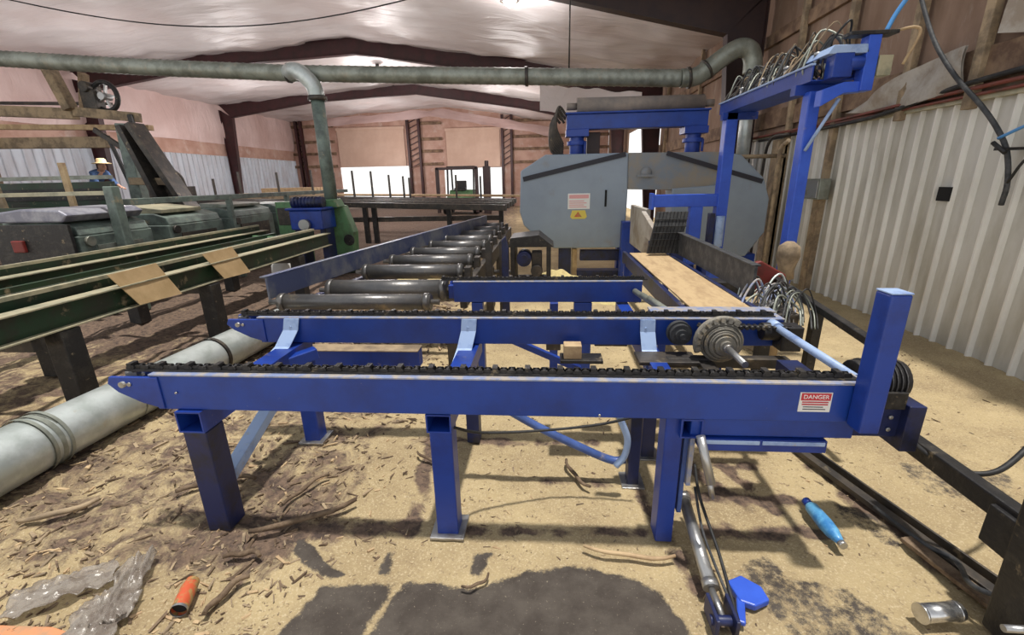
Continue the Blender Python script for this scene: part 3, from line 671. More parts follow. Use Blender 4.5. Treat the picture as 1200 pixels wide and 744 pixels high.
# crumpled plastic film in the lower left corner
def film(cx, cy, sx, sy, rot, seed, h=.05):
    n = 22; vs = []
    for j in range(n + 1):
        for i in range(n + 1):
            u, v = i / n - .5, j / n - .5; x = u * sx * (1 + .25 * noise.noise(V((v * 4, seed, 0)))); y = v * sy
            xr = x * math.cos(rot) - y * math.sin(rot); yr = x * math.sin(rot) + y * math.cos(rot)
            z = .012 + h * abs(noise.noise(V((u * 7, v * 3, seed)))) + .02 * abs(noise.noise(V((u * 16, v * 9, seed))))
            vs.append((cx + xr, cy + yr, z + .01))
    w = n + 1; fs = [(j * w + i, j * w + i + 1, (j + 1) * w + i + 1, (j + 1) * w + i) for j in range(n) for i in range(n)]
    mb = MB(); mb.add(vs, fs, True); o = mb.build('plastic_sheet', 'plastic', recalc=False)
    s = o.modifiers.new('thickness', 'SOLIDIFY'); s.thickness = .002
    return o
tag(film(-1.98, 1.28, .34, .16, .6, 3), 'crumpled grey plastic film on the dirt at the lower left', 'plastic sheet')
tag(film(-1.72, 1.30, .11, .34, .42, 8, .08), 'white folded plastic strip standing up beside the crumpled film', 'plastic sheet')
tag(film(-1.70, 1.16, .20, .20, .2, 12), 'brownish plastic film scrap at the bottom left edge', 'plastic sheet')
b = MB(); b.prism([(-2.25, 1.02), (-1.70, 1.02), (-1.72, 1.105), (-1.86, 1.13), (-2.25, 1.12)], 'z', .0, .02)
tag(b.build('orange_board', mat('orange_board_paint', (.62, .26, .12), .7, 0, (.45, .25, .14), 14, .45, .6), bev=.004), 'orange board edge at the bottom left corner of the floor', 'board')

# sticks, one object each
def stick(p0, p1, r, label, m='bark', bend=.03, z=.02):
    a, c = V((*p0, z + r)), V((*p1, z + r)); side = (c - a).cross(V((0, 0, 1))).normalized(); pts = []
    for i in range(9):
        t = i / 8; pts.append(a + (c - a) * t + side * bend * (math.sin(t * PI) + .3 * math.sin(t * 9)) + V((0, 0, .006 * math.sin(t * 7))))
    mb = MB(); mb.tube(pts, [r * (.6 + .5 * math.sin((.1 + .8 * i / 8) * PI)) for i in range(9)], 8)
    return tag(mb.build('stick', m), label, 'stick')
stick((-1.40, 1.615), (-.98, 1.86), .014, 'long brown stick lying between the left and middle table legs')
stick((.17, 1.62), (.56, 1.585), .009, 'thin pale stick right of the middle leg near the dark floor patch', 'wood_new')
stick((-.34, 1.385), (-.24, 1.455), .006, 'short reddish twig at the edge of the dark concrete patch', 'bark')
stick((-1.62, 2.0), (-1.98, 1.86), .014, 'dark curved stick left of the left table leg', 'bark', .05)
stick((-1.22, 2.06), (-1.34, 1.80), .010, 'forked twig behind the long brown stick', 'bark')
stick((-.78, 2.30), (-.60, 2.22), .008, 'small dark twig behind the middle table leg')
stick((.12, 2.26), (.24, 2.02), .010, 'dark twig under the table right of the middle leg')
stick((-1.26, 1.48), (-1.42, 1.46), .012, 'dark bark strip left of the curved concrete streak')
stick((-1.24, 1.38), (-1.30, 1.20), .012, 'dark bark strip right of the orange can')
stick((-2.75, 3.6), (-2.0, 3.35), .02, 'long branch lying beside the floor duct', 'bark', .06)
stick((-3.0, 3.9), (-2.9, 3.2), .016, 'crooked branch between floor duct and green deck post') if False else None
stick((-2.6, 1.62), (-2.35, 1.80), .014, 'grey stick near the left edge of the floor', 'wood')
# debris nobody could count
def debris():
    mb = MB(); rnd = random.Random(5)
    def chip(x, y, s, long):
        a = rnd.random() * PI; tl = rnd.uniform(-.3, .3); l = s * long; w = s * rnd.uniform(.25, .6); t = s * .15
        m_ = Matrix.Translation((x, y, floor_h(x, y) + t * .6 + rnd.random() * .004)) @ Euler((tl, rnd.uniform(-.25, .25), a)).to_matrix().to_4x4()
        k = rnd.choice((0, 0, 0, 1, 1, 2))
        j = lambda q: q * rnd.uniform(.55, 1.1)
        pts_ = [V((-j(l) / 2, -j(w) / 2, -t)), V((j(l) / 2, -j(w) / 2, -t)), V((j(l) / 2, j(w) / 2, -t)), V((-j(l) / 2, j(w) / 2, -t)), V((-j(l) / 2, -j(w) / 2, t)), V((j(l) / 2, -j(w) / 2, j(t))), V((j(l) / 2, j(w) / 2, t)), V((-j(l) / 2, j(w) / 2, j(t)))]
        mb.add([m_ @ p_ for p_ in pts_], [(0, 3, 2, 1), (4, 5, 6, 7), (0, 1, 5, 4), (1, 2, 6, 5), (2, 3, 7, 6), (3, 0, 4, 7)], False, k)
    n = 0
    while n < 9500:
        x = rnd.uniform(-3.4, 3.3); y = 1.1 + rnd.random() ** 1.6 * 4.6
        dens = .13 + .5 * sst(-.5, -1.2, x) + .9 * sst(-.8, -1.9, x) + .5 * (noise.noise(V((x * 2.2, y * 2.2, 11))) > .12) + .8 * math.exp(-((x + 1.4) ** 2 + (y - 1.72) ** 2) / .05)
        if noise.noise(V((x * 1.4, y * 1.4, 20))) < -.25: dens *= .25
        if y < 1.5 and -.95 < x < .55: dens *= .08
        if rnd.random() > dens: continue
        chip(x, y, (.003 + (.010 + .016 * sst(-.4, -1.3, x)) * rnd.random() ** 2.6) * (1 + .3 * (y - 1.2)), rnd.choice((1, 1.3, 2, 3.2))); n += 1
    o = mb.build('wood_chips', ['bark', 'wood', 'wood_new'], recalc=False)
    tag(o, 'brown bark and wood chips scattered over the sawdust floor', 'wood chips', kind='stuff')
debris()

# ================================================================== DUCTS
FD = thing('floor_duct', 'galvanised round duct lying on the dirt floor at the left', 'duct', (-2.95, 2.9, 0))
def fz(x, y): return .16
b = MB(); b.pipe([(-3.0, .9, .17), (-3.0, 2.10, .17)], .165, .004, 32)
b.build('pipe_section', 'galv', FD)
b = MB(); b.pipe([(-2.985, 2.06, .17), (-2.88, 4.45, .16)], .155, .004, 32); b.build('pipe_section', 'galv', FD)
b = MB()
for y, x, r in ((2.09, -3.0, .172), (2.13, -3.0, .168)): b.tube([(x, y - .015, .17), (x, y + .015, .17)], r, 32, cap=False); 
b.pipe([(-3.0, 2.03, .17), (-3.0, 2.05, .17)], .178, .012, 32); b.pipe([(-3.0, 2.12, .17), (-3.0, 2.14, .17)], .178, .012, 32)
b.build('joint_ring', 'galv_dusty', FD)
b = MB(); b.pipe([(-2.925, 3.43, .165), (-2.924, 3.46, .165)], .170, .014, 32); b.build('joint_ring', 'darksteel', FD)
for yy in (1.55, 2.62):
    b = MB(); xx = -3.0 if yy < 2.05 else -2.96; b.pipe([(xx, yy, .169), (xx, yy + .008, .169)], .170 if yy < 2.05 else .159, .003, 32); b.build('seam', 'galv_dusty', FD)

OD = thing('overhead_duct', 'long horizontal round dust duct crossing the shed under the roof', 'duct', (-3, 8.0, 0))
b = MB(); key = [(-12.0, 4.02), (-9.4, 3.77), (-7, 3.56), (-4.2, 3.36), (-.56, 3.19), (2.1, 3.07)]; pp = []; rr_ = []
for q in range(471):
    x = -12.0 + q * .03
    for (xa, za), (xb, zb) in zip(key, key[1:]):
        if xa <= x <= xb + 1e-6: z = za + (zb - za) * (x - xa) / (xb - xa); break
    pp.append((x, 8.0, z)); rr_.append(.130 if q % 4 == 0 else .124)
b.tube(pp, rr_, 24); b.build('main_pipe', 'galv_dusty', OD)
b = MB(); b.tube(spline([(2.1, 8.0, 3.07), (2.30, 8, 3.08), (2.45, 8.0, 3.15), (2.75, 8.0, 3.36), (2.95, 8.0, 3.46), (3.10, 8.0, 3.42), (3.17, 8.0, 3.28), (3.18, 8.0, 3.1)], 6), .135, 24); b.build('elbow', 'galv_dusty', OD)
b = MB(); b.tube([(3.18, 8.0, 3.12), (3.19, 8.0, 1.5)], .10, 24); b.build('drop_pipe', 'galv', OD)
for p, q, r in (((2.2, 8.0, 3.07), (2.24, 8.0, 3.075), .155), ((2.47, 8, 3.17), (2.50, 8, 3.19), .155), ((-.35, 8, 3.18), (-.30, 8, 3.18), .145), ((-4.30, 8, 3.37), (-4.26, 8, 3.365), .15), ((3.18, 8, 3.0), (3.18, 8, 2.95), .13), ((3.18, 8, 2.72), (3.18, 8, 2.69), .115)):
    b = MB(); b.tube([p, q], r, 28); b.build('clamp_ring', 'darksteel', OD)
b = MB(); b.tube(spline([(-4.28, 7.98, 3.37), (-4.12, 7.86, 3.37), (-3.95, 7.80, 3.30), (-3.80, 7.80, 3.12), (-3.76, 7.8, 2.95)], 7), .125, 28)
b.build('branch_elbow', 'galv', OD)
b = MB(); b.tube([(-3.76, 7.8, 2.98), (-3.76, 7.8, 1.22)], .105, 28); b.build('branch_pipe', 'greygreen', OD)
b = MB(); b.tube([(-3.76, 7.8, 2.97), (-3.76, 7.8, 2.90)], .15, 28); b.build('clamp_ring', 'darksteel', OD)
for x in (.35,):     # hanger rods
    z = 3.37 - (x + 4.2) * .045 if x < -4.2 else 3.36 - (x + 4.2) * .046
    b = MB(); b.tube([(x, 8.0, z + .1), (x, 8.0, roof_z(x) - .2)], .012, 8); b.build('hanger_rod', 'darksteel', OD)

# ================================================================== BANDSAW
S = thing('bandsaw_mill', 'large blue grey bandsaw mill housing with two black stripes', 'saw', (1.3, 7.4, 0))
sy0, sy1 = 7.2, 7.62
b = MB(); b.prism([(-.40, 1.72), (-.02, 1.95), (1.22, 1.95), (1.24, 1.38), (1.23, .53), (.14, .53), (-.02, .58), (-.36, .90), (-.42, 1.1)], 'y', sy0, sy1)
LC = b.build('wheel_cover', 'saw_grey', S, bev=.02)
b = MB(); b.prism([(1.22, 1.95), (2.62, 1.93), (2.62, 1.46), (1.9, 1.40), (1.24, 1.42)], 'y', sy0 + .02, sy1 - .04); b.build('bridge_cover', 'saw_dirty', S, bev=.01)
b = MB(); b.prism([(2.60, 1.93), (2.86, 1.88), (3.22, 1.55), (3.34, 1.25), (3.34, .75), (3.10, .38), (2.35, .38), (1.96, .62), (1.90, 1.42), (2.6, 1.46)], 'y', sy0 - .01, sy1); b.build('wheel_cover', 'saw_grey', S, bev=.02)
b = MB(); b.bar((-.36, sy0 - .01, 1.60), (1.18, sy0 - .01, 1.93), .012, .07, up=(0, 0, 1)); b.build('stripe', 'ink', LC)
b = MB(); b.bar((1.78, sy0 - .005, 1.93), (3.20, sy0 - .02, 1.50), .012, .065); b.build('stripe', 'ink', S)
b = MB(); b.box(.895, .925, sy0 - .012, sy0 + .002, 1.17, 1.42); b.build('slot', 'hole', LC)
b = MB(); b.box(.33, .67, sy0 - .006, sy0, 1.14, 1.375); L1 = b.build('warning_sign', 'white', LC)
b = MB(); b.box(.35, .65, sy0 - .009, sy0 - .006, 1.30, 1.355)
for i in range(4): b.box(.35, .62 - .04 * (i % 2), sy0 - .009, sy0 - .006, 1.165 + i * .03, 1.178 + i * .03)
b.build('sign_print', 'pinkprint', L1)
b = MB(); b.prism([(.37, 1.02), (.40, .99), (.60, .99), (.63, 1.02), (.60, 1.12), (.40, 1.12)], 'y', sy0 - .006, sy0); L2 = b.build('warning_sign', 'yellow', LC, label='yellow warning sticker')
b = MB(); b.prism([(.49, 1.10), (.55, 1.02), (.43, 1.02)], 'y', sy0 - .009, sy0 - .006); b.build('sign_print', 'orange', L2)
b = MB(); b.box(.20, .40, 7.3, 7.5, 0, .54); b.box(.42, .5, 7.32, 7.45, 0, .5, 1); b.box(.55, 1.3, 7.35, 7.5, .30, .47, 2); b.box(.5, 1.3, 7.3, 7.55, 0.05, .14, 2)
b.build('base_frame', ['blue_dark', 'wood_new', 'blue_dark'], S, bev=.01)
b = MB(); b.box(1.16, 1.36, 7.05, 7.25, 0, .95); b.box(1.2, 2.5, 7.7, 7.9, .0, .75, 0); b.box(2.5, 3.3, 7.3, 7.6, 0, .4); b.build('base_frame', 'blue', S, bev=.01)
# white side board and blade guide
b = MB(); b.box(1.28, 1.34, 6.0, 7.1, .62, 1.20); b.prism([(6.0, 1.18), (6.0, .9), (5.2, .85), (5.2, 1.0)], 'x', 1.22, 1.28); b.build('side_board', 'insul_old', S, bev=.01)
# two jacks and head carriage above
for x in (.46, 2.20):
    b = MB(); b.tube([(x, 7.4, 1.94), (x, 7.4, 2.28)], .11, 20); b.tube([(x, 7.4, 2.08), (x, 7.4, 2.14)], .15, 20); b.box(x - .17, x + .17, 7.25, 7.55, 2.20, 2.30)
    b.tube([(x + .12, 7.32, 1.95), (x + .12, 7.32, 2.12)], .02, 10); b.build('jack', 'blue', S, bev=.004)
b = MB(); b.box(.30, 2.36, 7.28, 7.52, 2.30, 2.51); b.box(.28, 2.38, 7.24, 7.56, 2.51, 2.535); b.build('head_beam', 'blue_beam', S, bev=.008)
b = MB(); b.tube([(.45, 7.4, 2.63), (2.30, 7.4, 2.62)], .12, 20); b.tube([(.30, 7.4, 2.63), (.45, 7.4, 2.63)], .05, 14); b.tube([(2.3, 7.4, 2.62), (2.45, 7.4, 2.62)], .05, 14); b.build('lift_cylinder', mat('dusty_brown_drum', (.24, .20, .17), .7, 0, (.16, .14, .13), 4, .4, .62, .1, 20), S)
b = MB()
rnd = random.Random(3)
for i in range(9): b.tube(spline([(.30 - .02 * i, 7.36, 2.5 - .05 * (i % 3)), (.18 - .015 * i, 7.3, 2.62 - .03 * i), (.14 - .01 * i, 7.3, 2.35 - .04 * i), (.25, 7.35, 2.1 - .03 * i)], 6), .018, 8)
b.build('hose_bundle', 'darksteel', S)
b = MB(); b.box(.62, .82, 7.45, 7.6, 1.95, 2.27); b.build('column', 'maroon_dark', S, bev=.006)
b = MB(); b.lathe([(0, -.02), (.08, -.02), (.08, 0), (0, 0)], (1.5, sy0, 1.66), 'y', 20); b.box(1.36, 1.60, sy0 - .03, sy0, 1.60, 1.63); b.build('access_plate', 'saw_dirty', S)

# ================================================================== BELT CONVEYOR
Bc = thing('belt_conveyor', 'blue belt conveyor with sawdust covered tan belt under the saw', 'conveyor', (1.12, 3.9, 0))
b = MB(); b.box(.945, 1.325, 2.86, 5.15, .766, .776)
for i in range(10):
    pass
pts = [(2.86 - .045 * math.sin(math.radians(t)), .728 + .048 * math.cos(math.radians(t))) for t in range(0, 181, 15)]
b.prism([(2.86, .798)] + pts + [(2.86, .698), (2.86, .69), (2.85, .69)] if False else [(2.87, .776)] + pts + [(2.87, .680)], 'x', .945, 1.325)
b.build('belt', 'belt', Bc, bev=.0)
b = MB(); b.box(.89, .925, 2.80, 5.3, .64, .775); b.box(1.345, 1.38, 2.80, 5.3, .64, .775); b.box(.925, 1.345, 3.3, 3.36, .6, .66); b.box(.925, 1.345, 4.7, 4.76, .6, .66); b.build('frame', 'blue_dark', Bc, bev=.005)
b = MB(); b.tube([(.86, 2.80, .735), (1.42, 2.80, .735)], .035, 18); b.tube([(.86, 2.80, .735), (.90, 2.80, .735)], .055, 18); b.build('tail_roller', 'steel', Bc)
for k_, y in enumerate((2.92, 3.02, 3.14)): 
    b = MB(); b.tube([(.74 - .03 * k_, y + .26, .76), (.86 - .03 * k_, y - .12, .72)], .022, 12); b.build('tension_rod', 'galv_dusty', Bc)
for x, y in ((.91, 3.4), (1.36, 3.4), (.91, 5.1), (1.36, 5.1)):
    b = MB(); b.box(x - .03, x + .03, y - .03, y + .03, 0, .66); b.build('leg', 'blue', Bc, bev=.004)
b = MB(); b.prism([(3.12, .79), (3.12, 1.01), (5.3, 1.02), (5.6, 1.10), (5.6, .9), (5.3, .79)], 'x', 1.42, 1.44); b.prism([(3.12, 1.0), (3.12, 1.012), (5.3, 1.03), (5.3, 1.02)], 'x', 1.40, 1.46); b.build('side_guard', 'rubber2', Bc, bev=.002)
# rubber curtain hanging at the saw exit
b = MB()
for i in range(9):
    x = 1.09 + i * .037
    b.add([(x + sh + dx_, yy, zz) for (yy, zz, sh) in ((4.93, .80, 0), (4.95, 1.08, .06), (5.02, 1.235, .10), (5.06, 1.235, .10), (4.99, 1.08, .06), (4.97, .80, 0)) for dx_ in (0, .033)], [(0, 1, 3, 2), (2, 3, 5, 4), (4, 5, 7, 6), (6, 7, 9, 8), (8, 9, 11, 10), (10, 11, 1, 0), (0, 2, 4, 6, 8, 10), (1, 11, 9, 7, 5, 3)])
for z in (.88, .95, 1.02, 1.09, 1.16): b.bar((1.09 + (z - .8) * .22, 4.935 + max(0, z - 1.08) * .5, z), (1.42 + (z - .8) * .22, 4.935 + max(0, z - 1.08) * .5, z), .010, .012)
tag(b.build('rubber_curtain', 'rubber', bev=.003), 'black ribbed rubber curtain hanging over the far end of the tan belt', 'curtain')
b = MB(); b.prism([(1.60, .70), (1.60, .94), (1.66, .96), (1.86, .85), (1.86, .72)], 'y', 3.55, 3.60); 
tag(b.build('red_guard', 'red', bev=.01), 'small red metal guard beside the black hoses right of the belt', 'guard')

# ================================================================== HOSE PORTAL
P = thing('hose_portal', 'tall bright blue frame carrying hydraulic hoses beside the right wall', 'frame', (2.2, 5.0, 0))
b = MB(); b.box(2.11, 2.24, 5.86, 6.00, 0, 2.44); b.build('upright', 'blue_bright', P, bev=.008)
b = MB(); b.box(2.14, 2.235, 4.18, 4.29, 0, 2.24); b.build('upright', 'blue_bright', P, bev=.008)
b = MB(); b.box(1.32, 2.12, 5.88, 6.0, 1.23, 1.38); b.box(1.31, 1.34, 5.86, 6.02, 1.20, 1.40); b.build('side_arm', 'blue_bright', P, bev=.006)
b = MB(); b.box(1.80, 1.95, 5.88, 6.0, .5, 1.23); b.build('hanger', 'blue_bright', P, bev=.006)
b = MB(); b.box(2.02, 2.08, 5.8, 5.9, .62, 1.15); b.tube([(2.14, 5.78, .75), (2.14, 5.78, 1.12)], .05, 14, mi=1); b.tube([(2.14, 5.78, .5), (2.14, 5.78, .75)], .022, 12, mi=1); b.build('cylinder', ['blue_dark', 'blue_pale'], P, bev=.003)
# channel: U-shaped tray running along the wall
b = MB(); x0, x1 = 2.10, 2.44
b.box(x0, x0 + .012, 4.12, 6.1, 2.30, 2.42); b.box(x1 - .012, x1, 4.12, 6.1, 2.30, 2.42); b.box(x0 + .012, x1 - .012, 4.12, 6.1, 2.30, 2.312); b.build('hose_tray', 'blue', P, bev=.003)
b = MB(); b.box(x0 - .02, x0 + .02, 4.12, 6.1, 2.415, 2.43); b.build('tray_lip', 'blue_pale', P, bev=.002)
for y in (4.3, 5.9):
    b = MB(); b.box(2.06, 2.46, y - .04, y + .04, 2.22, 2.30); b.build('bracket', 'blue', P, bev=.003)
b = MB(); b.prism([(2.14, 2.22), (2.14, 2.10), (2.30, 2.19), (2.46, 2.20), (2.46, 2.27), (2.29, 2.27)], 'y', 4.00, 4.10); b.build('front_arm', 'blue_bright', P, bev=.006)
b = MB(); b.box(2.40, 2.49, 3.98, 4.08, 2.20, 2.58); b.build('front_post', 'blue_bright', P, bev=.005)
b = MB(); b.box(2.26, 2.60, 3.97, 4.09, 2.58, 2.605); b.build('top_plate', 'black', P, bev=.003)
b = MB(); b.box(2.50, 2.60, 3.98, 4.08, 2.30, 2.44); b.tube([(2.49, 4.03, 2.34), (2.62, 4.03, 2.34)], .025, 12); b.build('valve', 'flange', P, bev=.004)
b = MB(); b.tube([(2.30, 4.02, 2.40), (2.40, 4.02, 2.40)], .05, 18); b.box(2.18, 2.32, 3.98, 4.1, 2.30, 2.47); b.build('hydraulic_motor', 'blue', P, bev=.004)
b = MB(); b.tube([(2.30, 4.05, 2.16), (2.16, 4.16, 1.78)], .013, 10); b.build('stay_rod', 'blue_pale', P)
b = MB(); b.prism([(x0 + .02, 2.46), (x0 + .06, 2.52), (x1 - .04, 2.52), (x1 - .02, 2.46)], 'y', 3.98, 4.3); b.build('tray_end', 'blue_pale', P, bev=.004)
# looping hoses above the tray, each one a part
rnd = random.Random(11)
for i in range(72):
    y = 4.12 + i * .0275 + rnd.uniform(-.02, .02); xa = 2.13 + rnd.uniform(0, .12); xb = 2.40 - rnd.uniform(0, .1); h = .08 + rnd.random() * .22
    b = MB(); b.tube(spline([(xa, y, 2.34), (xa - .03, y + rnd.uniform(-.05, .05), 2.44), ((xa + xb) / 2, y + rnd.uniform(-.08, .12), 2.44 + h), (xb, y + rnd.uniform(-.05, .08), 2.46 + h * .5), (xb + rnd.uniform(-.05, .02), y, 2.34)], 6), rnd.uniform(.005, .010), 7)
    b.build('hose', rnd.choice(('rubber2', 'darksteel', 'darksteel', 'wood', 'rubber', 'galv_dusty')), P)
for i in range(12):
    y = 4.2 + i * .16; b = MB(); x = 2.16 + .12 * (i % 3)
    b.tube([(x, y, 2.43), (x, y, 2.50)], .022, 8); b.lathe([(0, 0), (.03, 0), (.03, .02), (0, .02)], (x, y, 2.50), 'z', 6); b.build('hose_fitting', 'steel', P)
# supply hoses
b = MB(); b.tube(spline([(2.52, 4.0, 2.60), (2.58, 4.0, 2.74), (2.72, 3.95, 3.0), (2.9, 3.9, 3.3), (3.25, 3.85, 3.62), (3.64, 3.82, 3.70)], 8), .016, 10); tag(b.build('hose', 'bluehose'), 'light blue hose rising from the portal top to the roof', 'hose')
b = MB(); b.tube(spline([(2.58, 4.0, 2.60), (2.72, 4.0, 2.62), (2.76, 4.0, 2.57), (2.70, 4.02, 2.38)], 8), .010, 10); tag(b.build('cable', 'wood_new'), 'pale cable bent beside the valve at the portal top', 'cable')
# hoses heaped behind the gearbox
for i in range(26):
    x = 1.44 + rnd.uniform(0, .30); y = 2.85 + rnd.uniform(0, .5)
    b = MB(); b.tube(spline([(x - .18, y - .12, .68), (x - .10, y, .76 + rnd.uniform(0, .10)), (x, y + .05, .80 + rnd.uniform(0, .12)), (x + .06, y + .02, .74), (x + .02, y - .1, .66)], 6), rnd.uniform(.004, .008), 8)
    tag(b.build('hydraulic_hose', rnd.choice(('rubber2', 'galv_dusty', 'blue_edge', 'rubber', 'darksteel', 'galv'))), 'hydraulic hose in the tangled heap between belt end and right wall', 'hose', 'tangled hydraulic hoses beside the belt')
V_ = thing('valve_bank', 'grey valve bank with hose fittings at the right end of the belt', 'valve', (1.55, 3.0, 0))
b = MB(); b.box(1.40, 1.66, 2.92, 3.22, .58, .72); b.build('body', 'darksteel', V_, bev=.01)
for i in range(6):
    b = MB(); b.tube([(1.43 + i * .04, 2.95 + .04 * i, .72), (1.43 + i * .04, 2.93 + .04 * i, .78)], .014, 10); b.build('fitting', 'steel', V_)
b = MB(); b.box(1.48, 1.54, 3.0, 3.1, 0, .58); b.build('leg', 'black', V_)
b = MB(); b.lathe([(0, 0), (.07, .03), (.06, .10), (.09, .22), (.08, .30), (.03, .34), (0, .34)], (2.03, 3.9, .72), 'z', 14); b.tube([(2.03, 3.9, 0), (2.03, 3.9, .74)], .04, 10)
tag(b.build('post_cap', 'wood'), 'brown wrapped post end standing against the wall near the hoses', 'post')
b = MB(); b.box(1.40, 1.55, 4.3, 4.5, .0, .62); b.box(1.5, 2.0, 4.4, 4.6, .45, .6)
tag(b.build('pump_stand', 'black', bev=.01), 'black stand behind the side guard of the belt', 'stand')

# ================================================================== ROLLER CONVEYOR
R = thing('roller_conveyor', 'long log roller conveyor running from the blue deck to the far end', 'conveyor', (-1.4, 5.5, 0))
b = MB(); b.prism([(-2.06, 3.06), (-2.045, 3.06), (-1.13, 8.6), (-1.145, 8.6)], 'z', .785, .955)
b.prism([(-2.10, 3.06), (-2.045, 3.06), (-1.13, 8.6), (-1.18, 8.6)], 'z', .945, .957); b.build('side_rail', 'blue' if False else mat('grey_blue_worn_rail', (.045, .060, .135), .45, 0, (.14, .15, .18), 3, .45, .62, .1, 20), R, bev=.002)
for i, y in enumerate((3.10, 3.62, 4.20, 4.78, 5.35, 5.95, 6.55, 7.2, 7.85, 8.5)):
    xl = -2.00 + .0 * i if y < 3.3 else max(-1.86 + (y - 3.6) * .12, -1.86); r = .058 if i == 0 else (.095 if i == 1 else .07)
    zc = .83 - r if i else .755; xr = -.84 if i < 1 else (-.77 if i == 1 else -.80)
    if i == 1: zc = .735; xl = -1.84; xr = -.82; r = .085; y = 3.56
    b = MB(); b.tube([(xl, y, zc), (xr, y, zc)], r, 28); b.tube([(xl + .01, y, zc), (xl + .05, y, zc)], r + .008, 28); b.tube([(xr - .05, y, zc), (xr - .01, y, zc)], r + .008, 28)
    b.tube([(xl - .08, y, zc), (xr + .06, y, zc)], .02, 12); b.build('roller', 'roller', R)
    if i:
        b = MB(); b.box(xr + .02, xr + .08, y - .06, y + .06, zc - .06, zc + .05); b.build('bearing_block', 'blue' if i == 1 else 'darksteel', R, bev=.006)
b = MB(); b.box(-.78, -.62, 3.54, 3.66, .66, .82); b.tube([(-.80, 3.60, .76), (-.64, 3.60, .76)], .05, 16); b.build('bearing_block', 'blue', R, bev=.01)
b = MB(); b.box(-.76, -.70, 3.75, 9.0, .52, .70); b.build('frame_rail', 'darksteel', R, bev=.005)
b = MB(); b.prism([(-2.02, 3.25), (-1.96, 3.25), (-1.16, 9.0), (-1.22, 9.0)], 'z', .52, .70); b.build('frame_rail', 'blue_dark', R, bev=.005)
for y in (3.3, 4.5, 5.7, 6.9, 8.1):
    for x in (-.73, -1.97 + (y - 3.3) * .14):
        b = MB(); b.box(x - .05, x + .05, y - .05, y + .05, 0, .52); b.build('leg', 'darksteel', R, bev=.005)
for y in (4.0, 5.1, 6.3, 7.4):
    b = MB(); b.box(-1.95 + (y - 3.3) * .14, -.76, y - .04, y + .04, .54, .60); b.build('cross_member', 'darksteel', R, bev=.004)
for x, y, z1 in ((-.60, 4.6, 1.02), (-.42, 4.5, 1.06), (-.52, 5.2, .95)):    # log stops beside the rollers
    b = MB(); b.prism([(x - .04, 0), (x + .04, 0), (x + .035, z1 - .12), (x + .01, z1), (x - .03, z1 - .04)], 'y', y - .04, y + .04); b.tube([(x - .1, y, .55), (x + .1, y, .55)], .03, 10)
    tag(b.build('log_stop', 'blue_dark' if x > -.5 else 'darksteel', bev=.006), 'dark upright log stop arm beside the rollers', 'arm', 'log stop arms right of the rollers')
# drive unit beyond
U = thing('roller_drive_unit', 'dark gear drive unit with blue motor between rollers and saw', 'machine', (-.25, 6.2, 0))
b = MB(); b.prism([(-.48, .86), (-.10, .90), (.10, .74), (-.50, .74)], 'y', 5.9, 6.5); b.box(-.48, -.42, 5.9, 6.5, 0, .76); b.box(.0, .06, 5.9, 6.5, 0, .74); b.box(-.48, .06, 6.3, 6.36, .2, .28); b.build('frame', 'black', U, bev=.006)
b = MB(); b.tube([(-.30, 5.9, .58), (-.30, 6.2, .58)], .10, 20); b.tube([(-.30, 5.88, .58), (-.30, 5.9, .58)], .06, 20); b.build('motor', 'blue_dark', U)
b = MB(); b.box(-.20, -.06, 5.95, 6.2, .35, .66); b.tube([(-.13, 5.9, .42), (-.13, 6.0, .42)], .08, 16); b.build('gearbox', 'darksteel', U, bev=.01)
# sawdust heaps
def heap(cx, cy, rx, ry, h, seed, label, z0=-.02, m='belt'):
    n = 26; vs = [(cx, cy, z0 + h)]; fs = []
    for j in range(1, 9):
        t = j / 8
        for i in range(n):
            a = 2 * PI * i / n; k = 1 + .25 * noise.noise(V((math.cos(a) * 1.5, math.sin(a) * 1.5, seed)))
            z = z0 + h * (1 - t) ** .9 * (1 + .3 * noise.noise(V((a * 2, t * 4, seed)))) if j < 8 else z0
            vs.append((cx + rx * t * k * math.cos(a), cy + ry * t * k * math.sin(a), z))
    for i in range(n): fs.append((0, 1 + i, 1 + (i + 1) % n))
    for j in range(7):
        for i in range(n): a = 1 + j * n + i; c = 1 + j * n + (i + 1) % n; fs.append((a, a + n, c + n, c))
    mb = MB(); mb.add(vs, fs, True); o = mb.build('sawdust_heap', m); return tag(o, label, 'sawdust', kind='stuff')
M['saw_heap'] = mat('fresh_sawdust', (.62, .52, .24), .95, 0, (.48, .38, .19), 6, .42, .62, .4, 60)
heap(.15, 6.55, .8, .7, .32, 2, 'heap of yellow sawdust on the floor left of the saw base', m='saw_heap')
heap(.85, 6.3, .5, .5, .22, 5, 'low sawdust heap in front of the saw base', m='saw_heap')
heap(3.35, 3.9, .5, 1.8, .10, 7, 'long low drift of sawdust against the corrugated right wall', m='saw_heap' if False else 'belt') if False else None
heap(-2.2, 7.0, .7, .7, .25, 8, 'sawdust heap below the side rail of the roller conveyor', m='saw_heap')

